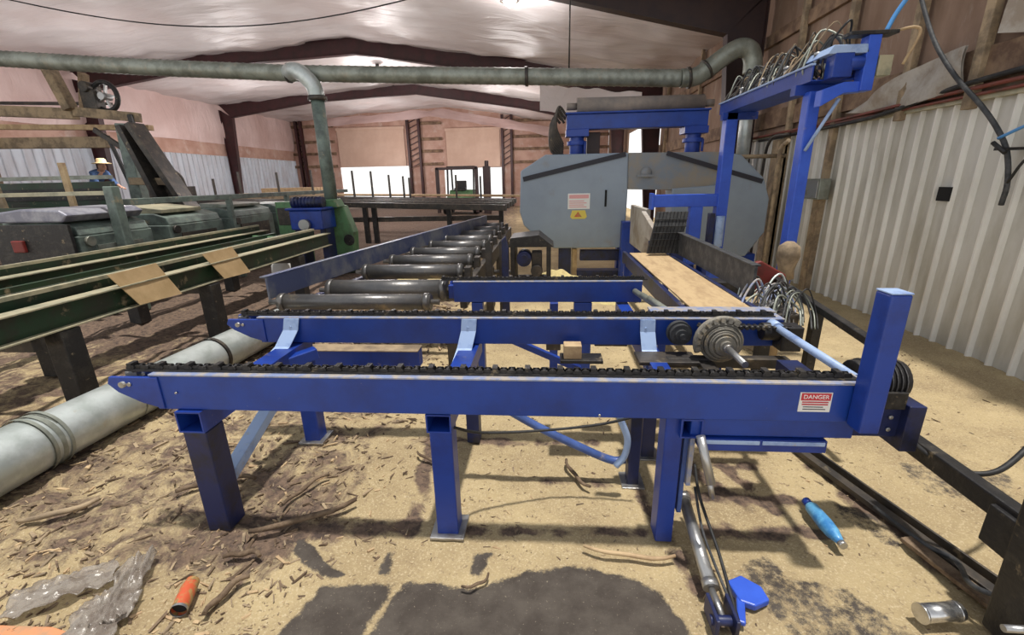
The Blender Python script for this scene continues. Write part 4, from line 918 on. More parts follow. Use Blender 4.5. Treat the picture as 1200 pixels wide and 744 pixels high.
# ================================================================== GREEN BEAM DECK (left)
GD = thing('steel_beam_deck', 'green steel I beam deck on dark posts along the left side', 'deck', (-4.2, 4.5, 0))
def ibeam(xc, y0, y1, z0, z1, w, parent, m='green', mt='flange'):
    mb = MB(); mb.box(xc - .006, xc + .006, y0, y1, z0 + .012, z1 - .012); mb.box(xc - w / 2, xc + w / 2, y0, y1, z1 - .012, z1, 1); mb.box(xc - w / 2, xc + w / 2, y0, y1, z0, z0 + .012, 1)
    o = mb.build('beam', [m, mt], parent); return o
def ibeam2(a, b_, h, w, parent, m='green', mt='flange'):
    mb = MB(); a = V(a); b_ = V(b_); mb.bar(a - V((0, 0, h / 2)), b_ - V((0, 0, h / 2)), .012, h - .024); mb.bar(a - V((0, 0, .006)), b_ - V((0, 0, .006)), w, .012, 1); mb.bar(a - V((0, 0, h - .006)), b_ - V((0, 0, h - .006)), w, .012, 1)
    return mb.build('beam', [m, mt], parent, bev=.002)
ibeam2((-3.60, .6, .80), (-3.62, 7.2, .82), .20, .13, GD)
b = MB(); b.bar((-3.78, .6, .865), (-3.80, 7.1, .885), .05, .03, 1); b.bar((-3.78, .6, .78), (-3.80, 7.1, .80), .03, .14); b.build('rail', ['green', 'flange'], GD)
b = MB(); b.bar((-4.22, .6, .72), (-4.24, 7.0, .74), .30, .02, 1); b.bar((-4.10, .6, .80), (-4.12, 7.0, .82), .03, .06); b.bar((-4.38, .6, .78), (-4.40, 7.0, .80), .05, .10); b.build('dusty_trough', ['green', 'wood'], GD)
ibeam2((-5.0, .6, .83), (-5.0, 7.7, .83), .20, .14, GD)
b = MB(); b.bar((-5.12, .6, .90), (-5.12, 7.7, .91), .04, .03, 1); b.bar((-5.12, .6, .82), (-5.12, 7.7, .83), .03, .14); b.build('rail', ['green', 'flange'], GD)
for x, y in ((-3.62, 2.9), (-3.60, 4.4), (-3.62, 6.2), (-5.0, 3.0), (-5.0, 4.9), (-5.0, 6.6), (-4.4, 3.4)):
    b = MB(); b.box(x - .075, x + .075, y - .075, y + .075, 0, .60 if x > -4 else .63); o = b.build('post', 'black', GD, bev=.008)
    if x > -4: b = MB(); b.box(x - .11, x + .11, y - .11, y + .11, -.005, .012); b.build('base_plate', 'darksteel', o)
for y in (2.7, 4.4, 6.2):
    b = MB(); b.box(-5.0, -3.60, y - .03, y + .03, .50, .60); b.build('cross_member', 'darksteel', GD, bev=.004)
def board(y0, y1, sk, label):
    # sheet leaning over the rail and the beam: bent plate with thickness
    mb = MB(); vs = []
    for th in (0, .007):
        vs += [(-3.60 + th, y0 - .06, .915), (-3.60 + th, y1 - .10, .93), (-3.505 + th, y1, .615), (-3.505 + th, y0 + .06, .63)]
    mb.add(vs, [(0, 1, 2, 3), (4, 7, 6, 5), (0, 4, 5, 1), (1, 5, 6, 2), (2, 6, 7, 3), (3, 7, 4, 0)])
    return tag(mb.build('board', 'card'), label, 'board')
board(3.40, 3.92, .02, 'larger tan board laid over the green beam, nearer one')
board(4.46, 4.96, .02, 'smaller tan board laid over the green beam, farther one')

for k_, (p, q, w_, lab) in enumerate((((-4.45, 3.2, .745), (-3.95, 4.6, .75), .09, 'thin scrap board lying in the trough of the green deck'), ((-4.5, 2.4, .745), (-4.0, 2.9, .745), .12, 'short wide scrap board in the deck trough near the left frame edge'), ((-4.1, 4.3, .75), (-4.4, 5.4, .755), .07, 'narrow offcut in the deck trough beyond the tan boards'), ((-4.25, 4.9, .77), (-3.95, 5.5, .80), .10, 'tilted offcut leaning in the far part of the deck trough'))):
    c = MB(); c.bar(p, q, w_, .02); tag(c.build('scrap_board', 'wood_new', bev=.002), lab, 'board')
# grey green infeed machine behind the deck, running along the left side
GM = thing('edger_machine', 'grey green edger machine with purple grey covers behind the green deck', 'machine', (-6.2, 6.5, 0))
b = MB()
for y0, y1 in ((5.0, 6.05), (6.35, 7.5), (7.75, 9.0), (9.2, 10.4)):
    c = MB(); c.box(-6.6, -5.62, y0, y1, .55, 1.05); c.prism([(-6.6, 1.05), (-5.62, 1.05), (-5.66, 1.16), (-5.85, 1.22), (-6.6, 1.22)], 'y', y0 + .03, y1 - .03); o = c.build('housing', 'greygreen', GM, bev=.015)
    c = MB(); c.box(-5.615, -5.60, y0 + .2, y1 - .2, .66, .92); c.tube([(-5.62, y0 + .12, .98), (-5.58, y0 + .12, .98)], .06, 16); c.build('side_panel', 'darksteel' if y0 > 6 else 'galv_dusty', o)
cv = MB(); cv.prism([(-6.55, 1.22), (-5.70, 1.22), (-5.62, 1.30), (-5.72, 1.36), (-6.2, 1.38), (-6.55, 1.34)], 'y', 4.95, 6.0); cv.build('cover', mat('purple_grey_cover', (.19, .19, .24), .4, .2, (.34, .34, .38), 4, .45, .6), GM, bev=.02)
cv = MB(); cv.prism([(-6.3, 1.22), (-5.72, 1.22), (-5.72, 1.28), (-6.3, 1.34)], 'y', 6.4, 7.2); cv.build('cover', 'flange', GM, bev=.01)
cv = MB(); cv.prism([(-6.3, 1.22), (-5.72, 1.22), (-5.72, 1.27), (-6.3, 1.30)], 'y', 7.9, 8.8); cv.build('cover', 'galv_dusty', GM, bev=.01)
for i, y in enumerate((4.95, 5.2, 5.45, 5.7, 5.95)):
    c = MB(); c.tube([(-5.55, y, .68), (-5.55, y, .86)], .05, 12); c.tube([(-5.5, y, .74), (-5.7, y, .74)], .035, 12); c.build('motor', 'black', GM)
for y in (5.2, 7.0, 8.8, 10.2):
    for x in (-6.5, -5.72): c = MB(); c.box(x - .06, x + .06, y - .06, y + .06, 0, .56); c.build('leg', 'black', GM, bev=.005)
b = MB(); b.box(-6.62, -5.6, 4.90, 4.94, .6, 1.2); b.build('end_plate', 'black', GM, bev=.005)
b = MB(); b.box(-6.35, -6.2, 4.86, 4.90, .88, 1.02); b.build('cover_plate', 'red', GM, bev=.01)
HR = thing('guard_rail', 'grey steel guard rail with wide post above the edger machine', 'rail', (-5.9, 7, 0))
c = MB(); c.prism([(-5.58, .0), (-5.42, .0), (-5.42, 1.62), (-5.54, 1.62)], 'y', 5.40, 5.52); c.build('post', 'greygreen', HR, bev=.01)
c = MB(); c.bar((-5.50, 5.5, 1.42), (-5.50, 12.4, 1.40), .07, .08); c.build('rail', 'greygreen', HR, bev=.006)
c = MB(); c.bar((-5.5, 5.5, 1.54), (-11.5, 5.5, 1.52), .06, .05); c.build('rail', 'flange', HR, bev=.004)
for y in (7.6, 9.4, 11.4): c = MB(); c.box(-5.54, -5.46, y - .04, y + .04, 0, 1.42); c.build('post', 'greygreen', HR, bev=.005)

# green sloped bin wall and deck behind left
DK = thing('green_log_trough', 'dark green steel trough with dark walls at the far left edge', 'trough', (-8.5, 6.4, 0))
c = MB(); c.box(-12.5, -6.9, 5.75, 5.82, .85, 1.36); c.box(-12.5, -6.9, 6.9, 6.97, .85, 1.70); c.box(-12.5, -6.9, 5.82, 6.9, .84, .90); c.build('trough_plate', 'green', DK, bev=.005)
c = MB(); c.box(-12.5, -6.9, 6.88, 6.90, 1.42, 1.60); c.box(-12.5, -7.0, 6.99, 7.06, 1.74, 1.80, 1); c.build('trough_lip', ['black', 'galv_dusty'], DK)
for x in (-12, -9.5, -7.1): c = MB(); c.box(x - .07, x + .07, 6.2, 6.34, 0, .85); c.build('leg', 'black', DK, bev=.005)
def stake(x, y, z0, z1, w, label, m='wood_new', lean=0):
    c = MB(); c.prism([(x - w / 2, z0), (x + w / 2, z0), (x + w / 2 + lean, z1), (x - w / 2 + lean, z1)], 'y', y, y + .05); return tag(c.build('wooden_stake', m, bev=.004), label, 'stake')
stake(-8.52, 6.60, .9, 2.15, .12, 'wide weathered wooden stake standing in the green trough at the far left', 'wood', -.1)
stake(-7.35, 6.60, .9, 1.98, .09, 'thin fresh wooden stake standing in the green trough nearer the worker')
c = MB(); c.prism([(-10.2, .9), (-8.9, .9), (-9.1, 1.08), (-9.7, 1.4), (-10.2, 1.5)], 'y', 6.1, 6.5); tag(c.build('slab_wood', 'bark', bev=.02), 'brown slab wood piled in the trough at the left frame edge', 'wood')

# timber and steel structure at the upper left ---------------------------------
TW = thing('timber_rack', 'raised timber rack of long weathered beams at the upper left', 'rack', (-9.5, 9, 0))
def tim(a, b_, w, h, m='wood', name='timber_beam'):
    mb = MB(); mb.bar(a, b_, w, h); return mb.build(name, m, TW, bev=.012)
tim((-12.5, 9.0, 3.22), (-9.35, 9.0, 3.02), .16, .20); tim((-9.33, 9.0, 3.06), (-7.95, 8.9, 2.90), .16, .17)
tim((-12.5, 9.3, 2.90), (-8.0, 9.2, 2.75), .14, .10, 'wood_new'); tim((-12.5, 9.5, 2.58), (-9.2, 9.4, 2.52), .14, .22, 'wood')
tim((-12.5, 9.9, 3.45), (-9.2, 9.7, 3.30), .10, .06, 'darksteel'); tim((-9.75, 9.6, 3.15), (-9.45, 9.5, 3.85), .14, .14, 'wood'); 
tim((-9.32, 8.9, 3.08), (-9.55, 8.9, 3.86), .20, .17, 'wood', 'post'); tim((-9.62, 9.1, 3.9), (-9.1, 9.1, 3.9), .1, .1, 'darksteel')
tim((-8.28, 8.9, 2.80), (-8.40, 8.9, .0), .24, .20, 'greygreen', 'post'); tim((-8.02, 8.8, 2.95), (-8.02, 8.8, 2.60), .08, .08, 'black', 'bracket')
tim((-9.0, 8.95, 2.72), (-8.3, 8.9, 2.25), .06, .10, 'darksteel', 'brace'); tim((-8.75, 8.95, 2.6), (-8.45, 8.95, 1.3), .06, .06, 'black', 'brace')
tim((-11.9, 9.2, 0), (-11.9, 9.2, 3.1), .2, .2, 'wood', 'post')
c = MB(); c.prism([(-8.12, 2.72), (-7.85, 2.78), (-7.05, 1.05), (-7.55, 1.05)], 'y', 8.8, 8.86); c.prism([(-8.12, 2.72), (-8.02, 2.74), (-7.50, 1.05), (-7.62, 1.05)], 'y', 8.5, 8.86); c.prism([(-7.93, 2.74), (-7.83, 2.78), (-6.98, 1.05), (-7.1, 1.05)], 'y', 8.5, 8.86)
c.prism([(-8.0, 2.70), (-7.9, 2.70), (-7.2, 1.05), (-7.5, 1.05)], 'y', 8.78, 8.80)
c.build('chute', 'darksteel', TW, bev=.005)
tim((-8.3, 8.72, 1.72), (-7.5, 8.7, 1.70), .08, .14, 'wood', 'cross_piece')
WH = thing('pulley_wheel', 'dark spoked pulley wheel with chain above the timber rack', 'wheel', (-8.75, 9.1, 3.1))
c = MB(); c.tube(arc((-8.72, 9.1, 3.33), .26, 0, 345, 23), .045, 10, closed=True); c.build('rim', 'black', WH)
c = MB()
for i in range(5): a = 2 * PI * i / 5; c.bar((-8.72, 9.1, 3.33), (-8.72 + .25 * math.cos(a), 9.1, 3.33 + .25 * math.sin(a)), .05, .03)
c.tube([(-8.72, 9.0, 3.33), (-8.72, 9.2, 3.33)], .07, 16); c.build('spokes', 'steel', WH)
c = MB(); c.box(-9.15, -8.85, 9.0, 9.2, 3.05, 3.45); c.tube([(-9.0, 8.95, 3.5), (-9.0, 9.25, 3.5)], .10, 14); c.build('bearing_bracket', 'darksteel', WH, bev=.01)

# worker bending over, seen from behind the rail -----------------------------------
PLT = thing('work_platform', 'dark raised operator platform where the worker stands', 'platform', (-12, 12, 0))
c = MB(); c.box(-13.6, -11.3, 11.3, 12.9, .58, .66); c.build('deck', 'darksteel', PLT, bev=.005)
for x in (-13.5, -11.4):
    for y in (11.4, 12.8): c = MB(); c.box(x - .05, x + .05, y - .05, y + .05, 0, .58); c.build('leg', 'black', PLT)
PW = thing('person', 'worker in blue shirt and tan brimmed hat bending forward behind the left rail', 'person', (-12.62, 12.1, .66))
def skin(name, verts, edges, m, parent, sub=2, label=None):
    me = bpy.data.meshes.new(name); me.from_pydata([V(v[:3]) for v in verts], edges, []); ob = bpy.data.objects.new(name, me); COL.objects.link(ob); ob.parent = parent
    me.materials.append(M[m])
    s = ob.modifiers.new('skin', 'SKIN'); s.use_smooth_shade = True
    for i, v in enumerate(verts):
        sv = me.skin_vertices[0].data[i]; sv.radius = (v[3], v[4] if len(v) > 4 else v[3]); sv.use_root = (i == 0)
    ss = ob.modifiers.new('sub', 'SUBSURF'); ss.levels = sub; ss.render_levels = sub
    if label: ob['label'] = label
    return ob
bv = [(0, 0, .92, .145, .12), (.10, -.02, 1.10, .13, .11), (.24, -.05, 1.26, .15, .12), (.36, -.08, 1.36, .13, .11), (.44, -.10, 1.41, .058), (.50, -.12, 1.46, .085, .09), (.52, -.13, 1.56, .09, .10), (.52, -.13, 1.63, .06),
      (.33, -.27, 1.33, .062), (.42, -.32, 1.10, .045), (.60, -.28, .96, .036), (.67, -.27, .93, .034, .02),
      (.34, .12, 1.33, .062), (.46, .16, 1.10, .045), (.64, .12, .98, .036), (.71, .11, .95, .034, .02),
      (.0, -.11, .84, .095), (.05, -.12, .47, .062), (-.02, -.12, .09, .045), (.12, -.13, .04, .042, .03),
      (.0, .11, .84, .095), (.03, .12, .47, .062), (-.06, .12, .09, .045), (.08, .13, .04, .042, .03)]
be = [(0, 1), (1, 2), (2, 3), (3, 4), (4, 5), (5, 6), (6, 7), (3, 8), (8, 9), (9, 10), (10, 11), (3, 12), (12, 13), (13, 14), (14, 15), (0, 16), (16, 17), (17, 18), (18, 19), (0, 20), (20, 21), (21, 22), (22, 23)]
k = len(bv)
for s_, (wx, wy, wz) in ((-1, (.67, -.27, .93)), (1, (.71, .11, .95))):
    wi = 11 if s_ < 0 else 15
    for f in range(4):
        bv += [(wx + .045, wy - .03 + f * .02, wz - .01, .011), (wx + .075 + .005 * (f in (1, 2)), wy - .032 + f * .021, wz - .03, .009), (wx + .085, wy - .032 + f * .021, wz - .055, .008)]
        be += [(wi, k), (k, k + 1), (k + 1, k + 2)]; k += 3
    bv += [(wx + .01, wy - s_ * .045, wz - .01, .012), (wx + .04, wy - s_ * .06, wz - .03, .010)]; be += [(wi, k), (k, k + 1)]; k += 2
skin('body', bv, be, 'skin', PW, 2)
sv_ = [(0, 0, .94, .17, .145), (.10, -.02, 1.10, .158, .135), (.24, -.05, 1.26, .175, .145), (.36, -.08, 1.36, .175, .155), (.33, -.27, 1.33, .088), (.42, -.32, 1.10, .062), (.56, -.29, .985, .052), (.34, .12, 1.33, .082), (.46, .16, 1.10, .062), (.60, .13, 1.005, .052), (.425, -.098, 1.405, .085)]
skin('shirt', sv_, [(3, 10), (0, 1), (1, 2), (2, 3), (3, 4), (4, 5), (5, 6), (3, 7), (7, 8), (8, 9)], 'denim', PW, 2, 'blue work shirt')
tv = [(0, 0, .94, .16, .14), (.0, -.11, .82, .115), (.05, -.12, .47, .082), (-.02, -.12, .10, .065), (.0, .11, .82, .115), (.03, .12, .47, .082), (-.06, .12, .10, .065)]
skin('trousers', tv, [(0, 1), (1, 2), (2, 3), (0, 4), (4, 5), (5, 6)], 'trouser', PW, 2)
c = MB(); hc = (-12.62 + .53, 12.1 - .13, .66 + 1.585); c.lathe([(.21, -.01), (.215, 0), (.13, .02), (.115, .03), (.105, .10), (.08, .13), (0, .125)], hc, 'z', 24); c.lathe([(.21, -.012), (.12, .005), (0, .01)], hc, 'z', 24); c.build('hat', 'straw', PW)
c = MB()
for s_ in (-1, 1): c.lathe([(0, -.006), (.012, -.003), (.012, .003), (0, .006)], (-12.62 + .60, 12.1 - .13 + s_ * .035, .66 + 1.52), 'x', 10)
c.prism([(-12.01, 2.135), (-11.98, 2.13), (-12.01, 2.175)], 'y', 11.955, 11.985, 0); c.box(-12.02, -12.008, 11.94, 12.0, 2.095, 2.103, 0)
c.build('face', 'skin', PW)

# blue hydraulic power unit and green pipe base ---------------------------------------
HU = thing('hydraulic_power_unit', 'blue hydraulic power unit standing at the end of the green deck', 'machine', (-3.95, 7.4, 0))
c = MB(); c.box(-4.28, -3.72, 7.3, 7.8, .86, 1.18); c.box(-4.32, -3.68, 7.25, 7.85, 1.18, 1.22); o = c.build('tank', 'blue', HU, bev=.02)
c = MB(); c.tube([(-4.27, 7.45, 1.30), (-3.73, 7.45, 1.30)], .09, 18)
for i in range(8): c.tube([(-4.22 + i * .06, 7.45, 1.30), (-4.20 + i * .06, 7.45, 1.30)], .10, 18)
c.build('motor', 'blue_dark', HU)
c = MB(); c.tube([(-4.0, 7.28, .95), (-4.0, 7.2, .95)], .09, 18); c.build('pump', 'steel', HU)
for x in (-4.22, -3.78): c = MB(); c.box(x - .05, x + .05, 7.4, 7.7, 0, .86); c.build('leg', 'blue_dark', HU)
GP = thing('blower_stand', 'green sheet metal base under the vertical branch duct', 'machine', (-3.76, 7.95, 0))
c = MB(); c.prism([(-3.98, .2), (-3.50, .2), (-3.46, .75), (-3.60, 1.22), (-3.92, 1.22), (-3.98, .8)], 'y', 7.86, 8.1) 
c.prism([(-3.94, 1.20), (-3.58, 1.20), (-3.64, 1.34), (-3.88, 1.34)], 'y', 7.66, 7.96); c.build('hopper', 'green_mid', GP, bev=.02)
c = MB(); c.box(-3.9, -3.5, 7.9, 8.06, 0, .22); c.tube([(-3.54, 7.84, .62), (-3.54, 7.82, .62)], .10, 20, mi=1); c.build('base', ['green', 'black'], GP, bev=.01)
c = MB(); c.box(-4.8, -4.42, 7.8, 8.2, 0, 1.3); c.box(-4.78, -4.44, 7.79, 7.80, .9, 1.2, 1); tag(c.build('control_cabinet', ['green_mid', 'darksteel'], bev=.015), 'green cabinet left of the blue power unit', 'cabinet')
c = MB(); c.lathe([(0, .0), (.15, .0), (.17, .2), (.16, .32), (.10, .40), (0, .42)], (-4.40, 7.05, .0), 'z', 20)
tag(c.build('white_bucket', 'white'), 'white rounded bucket on the floor beneath the end of the green deck', 'bucket')
c = MB(); c.box(-4.6, -3.75, 6.35, 6.5, .66, .78); c.bar((-4.7, 6.9, .80), (-3.9, 6.6, .80), .05, .05); tag(c.build('steel_bracket', 'green_mid', bev=.01), 'green crosspiece at the end of the beam deck', 'bracket')

# far log deck with stakes -------------------------------------------------------------
FDK = thing('log_deck', 'long dark steel log deck with parallel rails in front of the bright doorway', 'deck', (-4.5, 12, 0))
for i in range(5):
    c = MB(); c.bar((-11.3, 11.55 + i * .85 + 1.2, 1.19), (-.9, 10.2 + i * .85, 1.0), .12, .13); c.build('rail', 'darksteel', FDK, bev=.01)
for x in (-10.8, -7.2, -4.9, -4.65, -2.6, -1.2):
    c = MB(); c.box(x - .06, x + .06, 12.0, 12.12, 0, 1.0); c.build('leg', 'black', FDK, bev=.005)
c = MB(); c.box(-8, -1.2, 12.3, 12.4, .55, .68); c.build('cross_member', 'darksteel', FDK, bev=.005)
c = MB(); c.bar((-11.2, 16.3, 1.28), (-.8, 14.8, 1.10), .4, .06); c.build('lumber_strip', 'wood_new', FDK, bev=.01)
for i, (x, y, h) in enumerate(((-8.7, 14.5, .75), (-7.5, 14.4, .8), (-6.75, 14.4, .7), (-6.1, 14.3, .75), (-5.5, 14.3, .72), (-4.9, 14.2, .6), (-4.45, 14.2, .55), (-4.2, 14.0, .5), (-2.75, 14.0, .55), (-2.0, 14.0, .5), (-10.0, 14.5, .8), (-10.9, 14.5, .6))):
    c = MB(); c.box(x - .025, x + .025, y - .03, y + .03, 1.0, 1.22 + h); tag(c.build('steel_stake', 'darksteel'), 'thin steel stake standing along the far log deck', 'stake', 'stakes along the far log deck')
# pallets, logs and junk far left
LP = thing('lumber_stack', 'pile of tan lumber in front of the far left wall', 'lumber', (-9.6, 17.5, 0))
rnd = random.Random(21)
for i in range(4):
    c = MB()
    for j in range(4): c.box(-10.8 + .02 * rnd.random(), -8.7, 16.8 + j * .26, 17.02 + j * .26, .7 + i * .2, .87 + i * .2)
    c.build('lumber_layer', 'wood_new', LP, bev=.01)
c = MB(); c.box(-11, -8.6, 16.8, 17.8, 0, .7); c.build('support', 'black', LP, bev=.01)
c = MB(); c.box(-12.5, -11.4, 13.6, 14.3, 1.2, 1.6); c.tube([(-12.3, 13.8, 1.7), (-11.6, 13.8, 1.7)], .22, 16); c.tube([(-12.2, 14.1, 1.9), (-12.2, 14.1, 1.5)], .10, 12); c.box(-12.5, -11.4, 13.6, 14.3, 0, .3); c.box(-12.4, -12.2, 13.7, 13.9, .3, 1.2); c.box(-11.7, -11.5, 13.7, 13.9, .3, 1.2)
for i in range(6): c.tube(spline([(-12.3 + i * .16, 13.7, 1.7), (-12.3 + i * .16, 13.6, 2.0 + .1 * (i % 2)), (-12.2 + i * .16, 13.8, 1.9), (-12.2 + i * .16, 13.9, 1.6)], 5), .04, 8)
tag(c.build('engine_unit', 'darksteel', bev=.01), 'brown machinery heap beside the maroon column at the far left', 'machine')
c = MB(); c.box(-12.2, -6.4, 13.2, 13.5, 1.18, 1.28); c.box(-12.2, -6.4, 13.2, 13.26, .0, .1)
for x in (-12, -9, -6.6): c.box(x - .06, x + .06, 13.3, 13.42, .0, 1.2)
tag(c.build('lumber_shelf', 'wood', bev=.008), 'long weathered plank shelf behind the grey guard rail', 'shelf')

# forklift in the doorway --------------------------------------------------------------
F = thing('forklift', 'green forklift with roll cage parked in the right far doorway', 'forklift', (-4.2, 23, 0))
c = MB(); c.prism([(22.4, .35), (24.2, .35), (24.3, .9), (24.1, 1.15), (23.4, 1.15), (23.2, .85), (22.6, .85), (22.4, .7)], 'x', -4.95, -3.55); c.build('body', 'green_mid', F, bev=.04)
for x in (-5.0, -3.5):
    for y in (22.7, 23.9):
        c = MB(); c.tube([(x - .12, y, .36), (x + .12, y, .36)], .36, 24); w_ = c.build('wheel', 'rubber', F); c = MB(); c.tube([(x - .125, y, .36), (x + .125, y, .36)], .16, 16); c.build('hub', 'green_mid', w_)
    c = MB(); 
for x in (-4.9, -3.6):
    c = MB(); c.bar((x, 22.75, .8), (x, 22.95, 2.25), .08, .08); c.bar((x, 24.0, 1.1), (x, 23.9, 2.25), .08, .08); c.bar((x, 22.95, 2.25), (x, 23.9, 2.25), .08, .08); c.build('cage_post', 'black', F)
c = MB()
for i in range(6): c.box(-4.95, -3.55, 22.95 + i * .18, 23.03 + i * .18, 2.24, 2.29)
c.build('cage_roof', 'black', F)
c = MB()
for x in (-5.25, -3.35): c.box(x - .08, x + .08, 22.1, 22.25, .1, 2.2)
c.box(-5.3, -3.3, 22.1, 22.22, 2.1, 2.22); c.box(-5.2, -3.4, 22.0, 22.1, .4, .55); c.build('mast', 'maroon_dark', F, bev=.01)
c = MB(); c.box(-3.1, -2.75, 22.6, 22.9, 0, 2.25); c.tube([(-2.92, 22.75, 2.2), (-2.92, 22.75, 2.5)], .1, 12)
tag(c.build('dark_post', 'maroon_dark', bev=.02), 'dark thick post standing right of the forklift in the doorway', 'post')
c = MB(); c.box(-4.7, -4.1, 23.3, 23.7, 1.1, 1.25); c.box(-4.7, -4.1, 23.6, 23.7, 1.2, 1.6); c.build('seat', 'black', F, bev=.03)

# ================================================================== RIGHT WALL FITTINGS
def conduit(pts, r, m, label, name='conduit'):
    mb = MB(); mb.tube(spline(pts, 6), r, 10); return tag(mb.build(name, m), label, 'pipe')
conduit([(WX - .10, 1.8, 2.36), (WX - .10, 3.6, 2.34), (WX - .10, 4.6, 2.30), (WX - .10, 5.4, 2.20), (WX - .12, 6.2, 2.16), (WX - .10, 8.4, 2.14)], .022, 'rubber', 'thick black cable along the top edge of the corrugated wall sheets', 'cable')
conduit([(WX - .09, 1.8, 2.27), (WX - .09, 4.6, 2.26), (WX - .09, 6.6, 2.22), (WX - .09, 9.0, 2.20)], .018, 'redhose', 'upper red brown pipe along the top of the corrugated wall')
conduit([(WX - .08, 1.8, 2.225), (WX - .08, 5.6, 2.20), (WX - .08, 7.5, 2.19)], .014, 'redhose', 'lower thin red brown pipe along the top of the corrugated wall')
conduit([(WX - .2, 5.4, 3.6), (WX - .2, 5.14, 3.13), (WX - .2, 4.86, 2.71), (WX - .2, 4.54, 2.37), (WX - .2, 4.21, 2.09), (WX - .19, 4.02, 1.89), (WX - .16, 3.93, 1.72), (WX - .14, 3.88, 1.5), (WX - .12, 3.90, 1.33)], .018, 'rubber2', 'grey rubber hose hanging down the corrugated wall from the roof', 'hose')
conduit([(WX - .2, 3.99, 1.83), (WX - .2, 3.81, 1.90), (WX - .2, 3.5, 2.0), (WX - .2, 3.2, 2.1)], .012, 'bluehose', 'thin blue hose joining the hanging hose at the right edge', 'hose')
conduit([(WX - .15, 3.87, 1.50), (WX - .17, 3.75, 1.68), (WX - .2, 3.5, 1.8), (WX - .2, 3.2, 1.85)], .010, 'rubber', 'thin black hose below the blue one at the right edge', 'hose')
c = MB(); c.box(WX - .22, WX - .0, 3.90, 3.98, 1.74, 1.76); c.tube([(WX - .22, 3.88, 1.72), (WX - .22, 4.0, 1.80)], .016, 8); tag(c.build('hose_hook', 'black'), 'small metal hook holding the hanging hose on the wall', 'hook')
c = MB(); c.box(WX - .045, WX - .034, 4.48, 4.62, 1.33, 1.455); tag(c.build('vent_hole', 'hole'), 'small square black vent opening in the corrugated wall', 'vent')
EB = thing('electrical_box', 'grey electrical box on a pole behind the right portal upright', 'box', (WX - .2, 6.4, 0))
c = MB(); c.box(WX - .20, WX - .06, 6.25, 6.58, 1.27, 1.53); c.build('box_body', 'galv_dusty', EB, bev=.01)
c = MB(); c.box(WX - .215, WX - .20, 6.27, 6.56, 1.29, 1.51); c.build('cover', 'steel', EB, bev=.004)
c = MB(); c.box(WX - .13, WX - .04, 6.38, 6.47, 0, 1.27); c.build('post', 'wood', EB, bev=.005)
conduit([(WX - .3, 7.2, 0.2), (WX - .3, 7.2, 1.2), (WX - .3, 7.2, 1.9), (WX - .3, 7.0, 2.05)], .03, 'wood', 'brown vertical pipe between the saw and the corrugated wall')
conduit([(WX - .25, 7.8, 0.2), (WX - .25, 7.8, 1.6), (WX - .28, 7.6, 2.1), (WX - .2, 7.2, 2.15)], .022, 'darksteel', 'dark curved pipe close to the right cover of the saw')
c = MB(); c.tube([(WX - .9, 7.4, 1.86), (WX - .12, 7.4, 1.86)], .03, 12); tag(c.build('crossbar', 'wood'), 'short horizontal pipe stub above the right end of the saw', 'pipe')
c = MB(); c.box(WX - .2, WX - .05, 7.5, 7.7, 0, 2.1); tag(c.build('timber_post', 'wood', bev=.01), 'timber post against the wall at the right end of the saw', 'post')

# wires
c = MB(); pts = []
for i in range(31):
    t = i / 30; x = -10.8 + 10.9 * t; pts.append((x, 9.6, 5.25 - .85 * math.sin(t * PI) * (1 - .25 * t) + .15 * t))
c.tube(pts, .012, 6); tag(c.build('hanging_wire', 'rubber'), 'thin dark wire sagging below the ceiling at the upper left', 'wire')

# ================================================================== LAMPS AND LIGHT
def bay_lamp(x, y, z, label, power):
    t = thing('high_bay_lamp', label, 'lamp', (x, y, z))
    c = MB(); c.lathe([(0, .26), (.05, .26), (.07, .16), (.17, .04), (.19, 0), (.175, 0), (.16, .03), (.06, .15)], (x, y, z), 'z', 24); c.tube([(x, y, z + .26), (x, y, roof_z(x) - .25)], .01, 6); c.build('housing', 'darksteel', t)
    c = MB(); c.lathe([(0, -.12), (.09, -.06), (.13, 0), (0, .01)], (x, y, z), 'z', 20); c.build('bulb', 'lamp', t)
    l = bpy.data.lights.new('lamp_light', 'POINT'); l.energy = power; l.shadow_soft_size = .25; l.color = (1, .94, .92)
    o = bpy.data.objects.new('lamp_light', l); COL.objects.link(o); o.location = (x, y, z - .45)
LAMPS = [(-.72, 9.95, 4.88, 'bright high bay lamp at the top centre of the ceiling', 90), (-6.3, 18.2, 5.55, 'bright high bay lamp above the overhead duct left of centre', 130)]
for x, y, z, e in ((-11.5, 12.0, 3.0, 190), (-5.5, 11.5, 2.9, 150), (-12, 19, 3.2, 210), (-1.5, 20, 3.0, 190), (-9, 25.5, 3.3, 210), (-3, 25.5, 3.0, 190), (-6, 16.5, 3.0, 190)):  # unseen point lights added to fill the interior, without lamp fixtures
    l = bpy.data.lights.new('bay_light', 'POINT'); l.energy = e; l.shadow_soft_size = .4; l.color = (1, .94, .92)
    o = bpy.data.objects.new('bay_light', l); COL.objects.link(o); o.location = (x, y, z)
for a_ in LAMPS: bay_lamp(*a_)
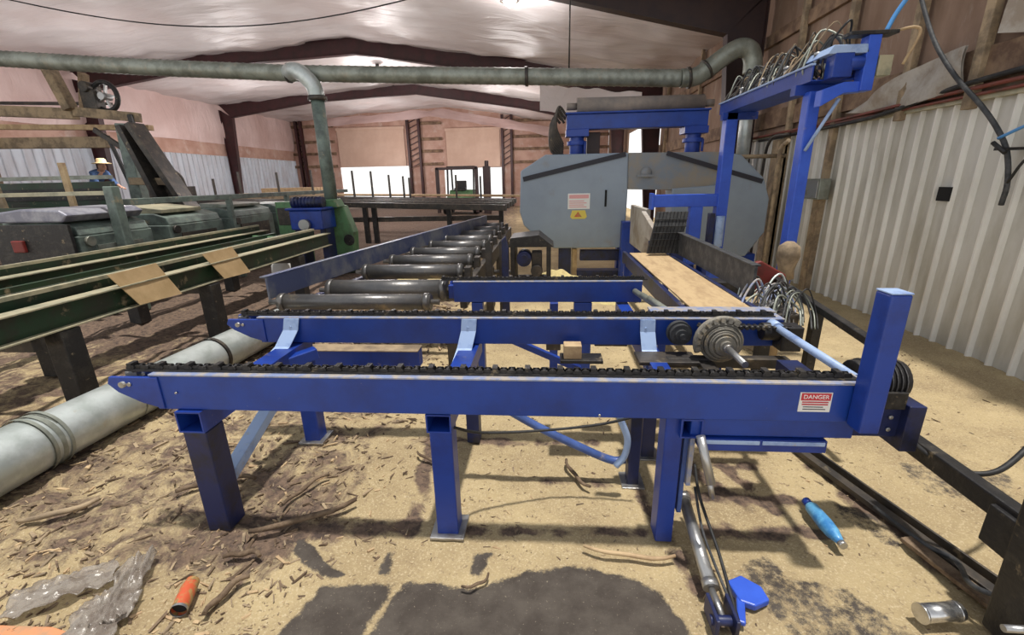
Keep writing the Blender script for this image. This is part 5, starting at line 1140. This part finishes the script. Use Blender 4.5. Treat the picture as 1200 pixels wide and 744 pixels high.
sun = bpy.data.lights.new('sun', 'SUN'); sun.energy = 4.0; sun.angle = math.radians(2.2); sun.color = (1, .955, .88)
so = bpy.data.objects.new('sun', sun); COL.objects.link(so)
sd = V((-.10, .02, -1)); so.rotation_euler = sd.to_track_quat('-Z', 'Y').to_euler(); so.location = (1, 1, 12)
w = bpy.data.worlds.new('sky'); C.world = w; w.use_nodes = True
nt = w.node_tree; bg = nt.nodes['Background']; bg.inputs['Strength'].default_value = 1
tcw = nt.nodes.new('ShaderNodeTexCoord'); sx = nt.nodes.new('ShaderNodeSeparateXYZ'); cr = nt.nodes.new('ShaderNodeValToRGB')
nt.links.new(tcw.outputs['Generated'], sx.inputs[0]); nt.links.new(sx.outputs['Z'], cr.inputs[0]); nt.links.new(cr.outputs[0], bg.inputs['Color'])
e_ = cr.color_ramp.elements; e_[0].position = 0; e_[0].color = (1.25, 1.25, 1.22, 1); e_[1].position = .75; e_[1].color = (.52, .54, .57, 1)
e2 = e_.new(.22); e2.color = (1.32, 1.32, 1.33, 1); e3 = e_.new(.42); e3.color = (.72, .74, .78, 1)

# ================================================================== CAMERA
cam = bpy.data.cameras.new('camera'); co = bpy.data.objects.new('camera', cam); COL.objects.link(co); C.camera = co
cam.sensor_width = 36; cam.sensor_fit = 'HORIZONTAL'; cam.lens = 522 / 1200 * 36; cam.clip_start = .05
pi_, ya, ro = math.radians(17.2), math.radians(4.6), math.radians(-1.2)
fw = V((-math.sin(ya) * math.cos(pi_), math.cos(ya) * math.cos(pi_), -math.sin(pi_))); r0 = V((math.cos(ya), math.sin(ya), 0)); u0 = r0.cross(fw)
rr = r0 * math.cos(ro) + u0 * math.sin(ro); uu = -r0 * math.sin(ro) + u0 * math.cos(ro)
mw = Matrix(((rr.x, uu.x, -fw.x, 0), (rr.y, uu.y, -fw.y, 0), (rr.z, uu.z, -fw.z, 1.6), (0, 0, 0, 1)))
co.matrix_world = mw
vs_ = C.view_settings; vs_.view_transform = 'Standard'; vs_.look = 'None'; vs_.exposure = 0; vs_.gamma = 1; vs_.use_curve_mapping = False
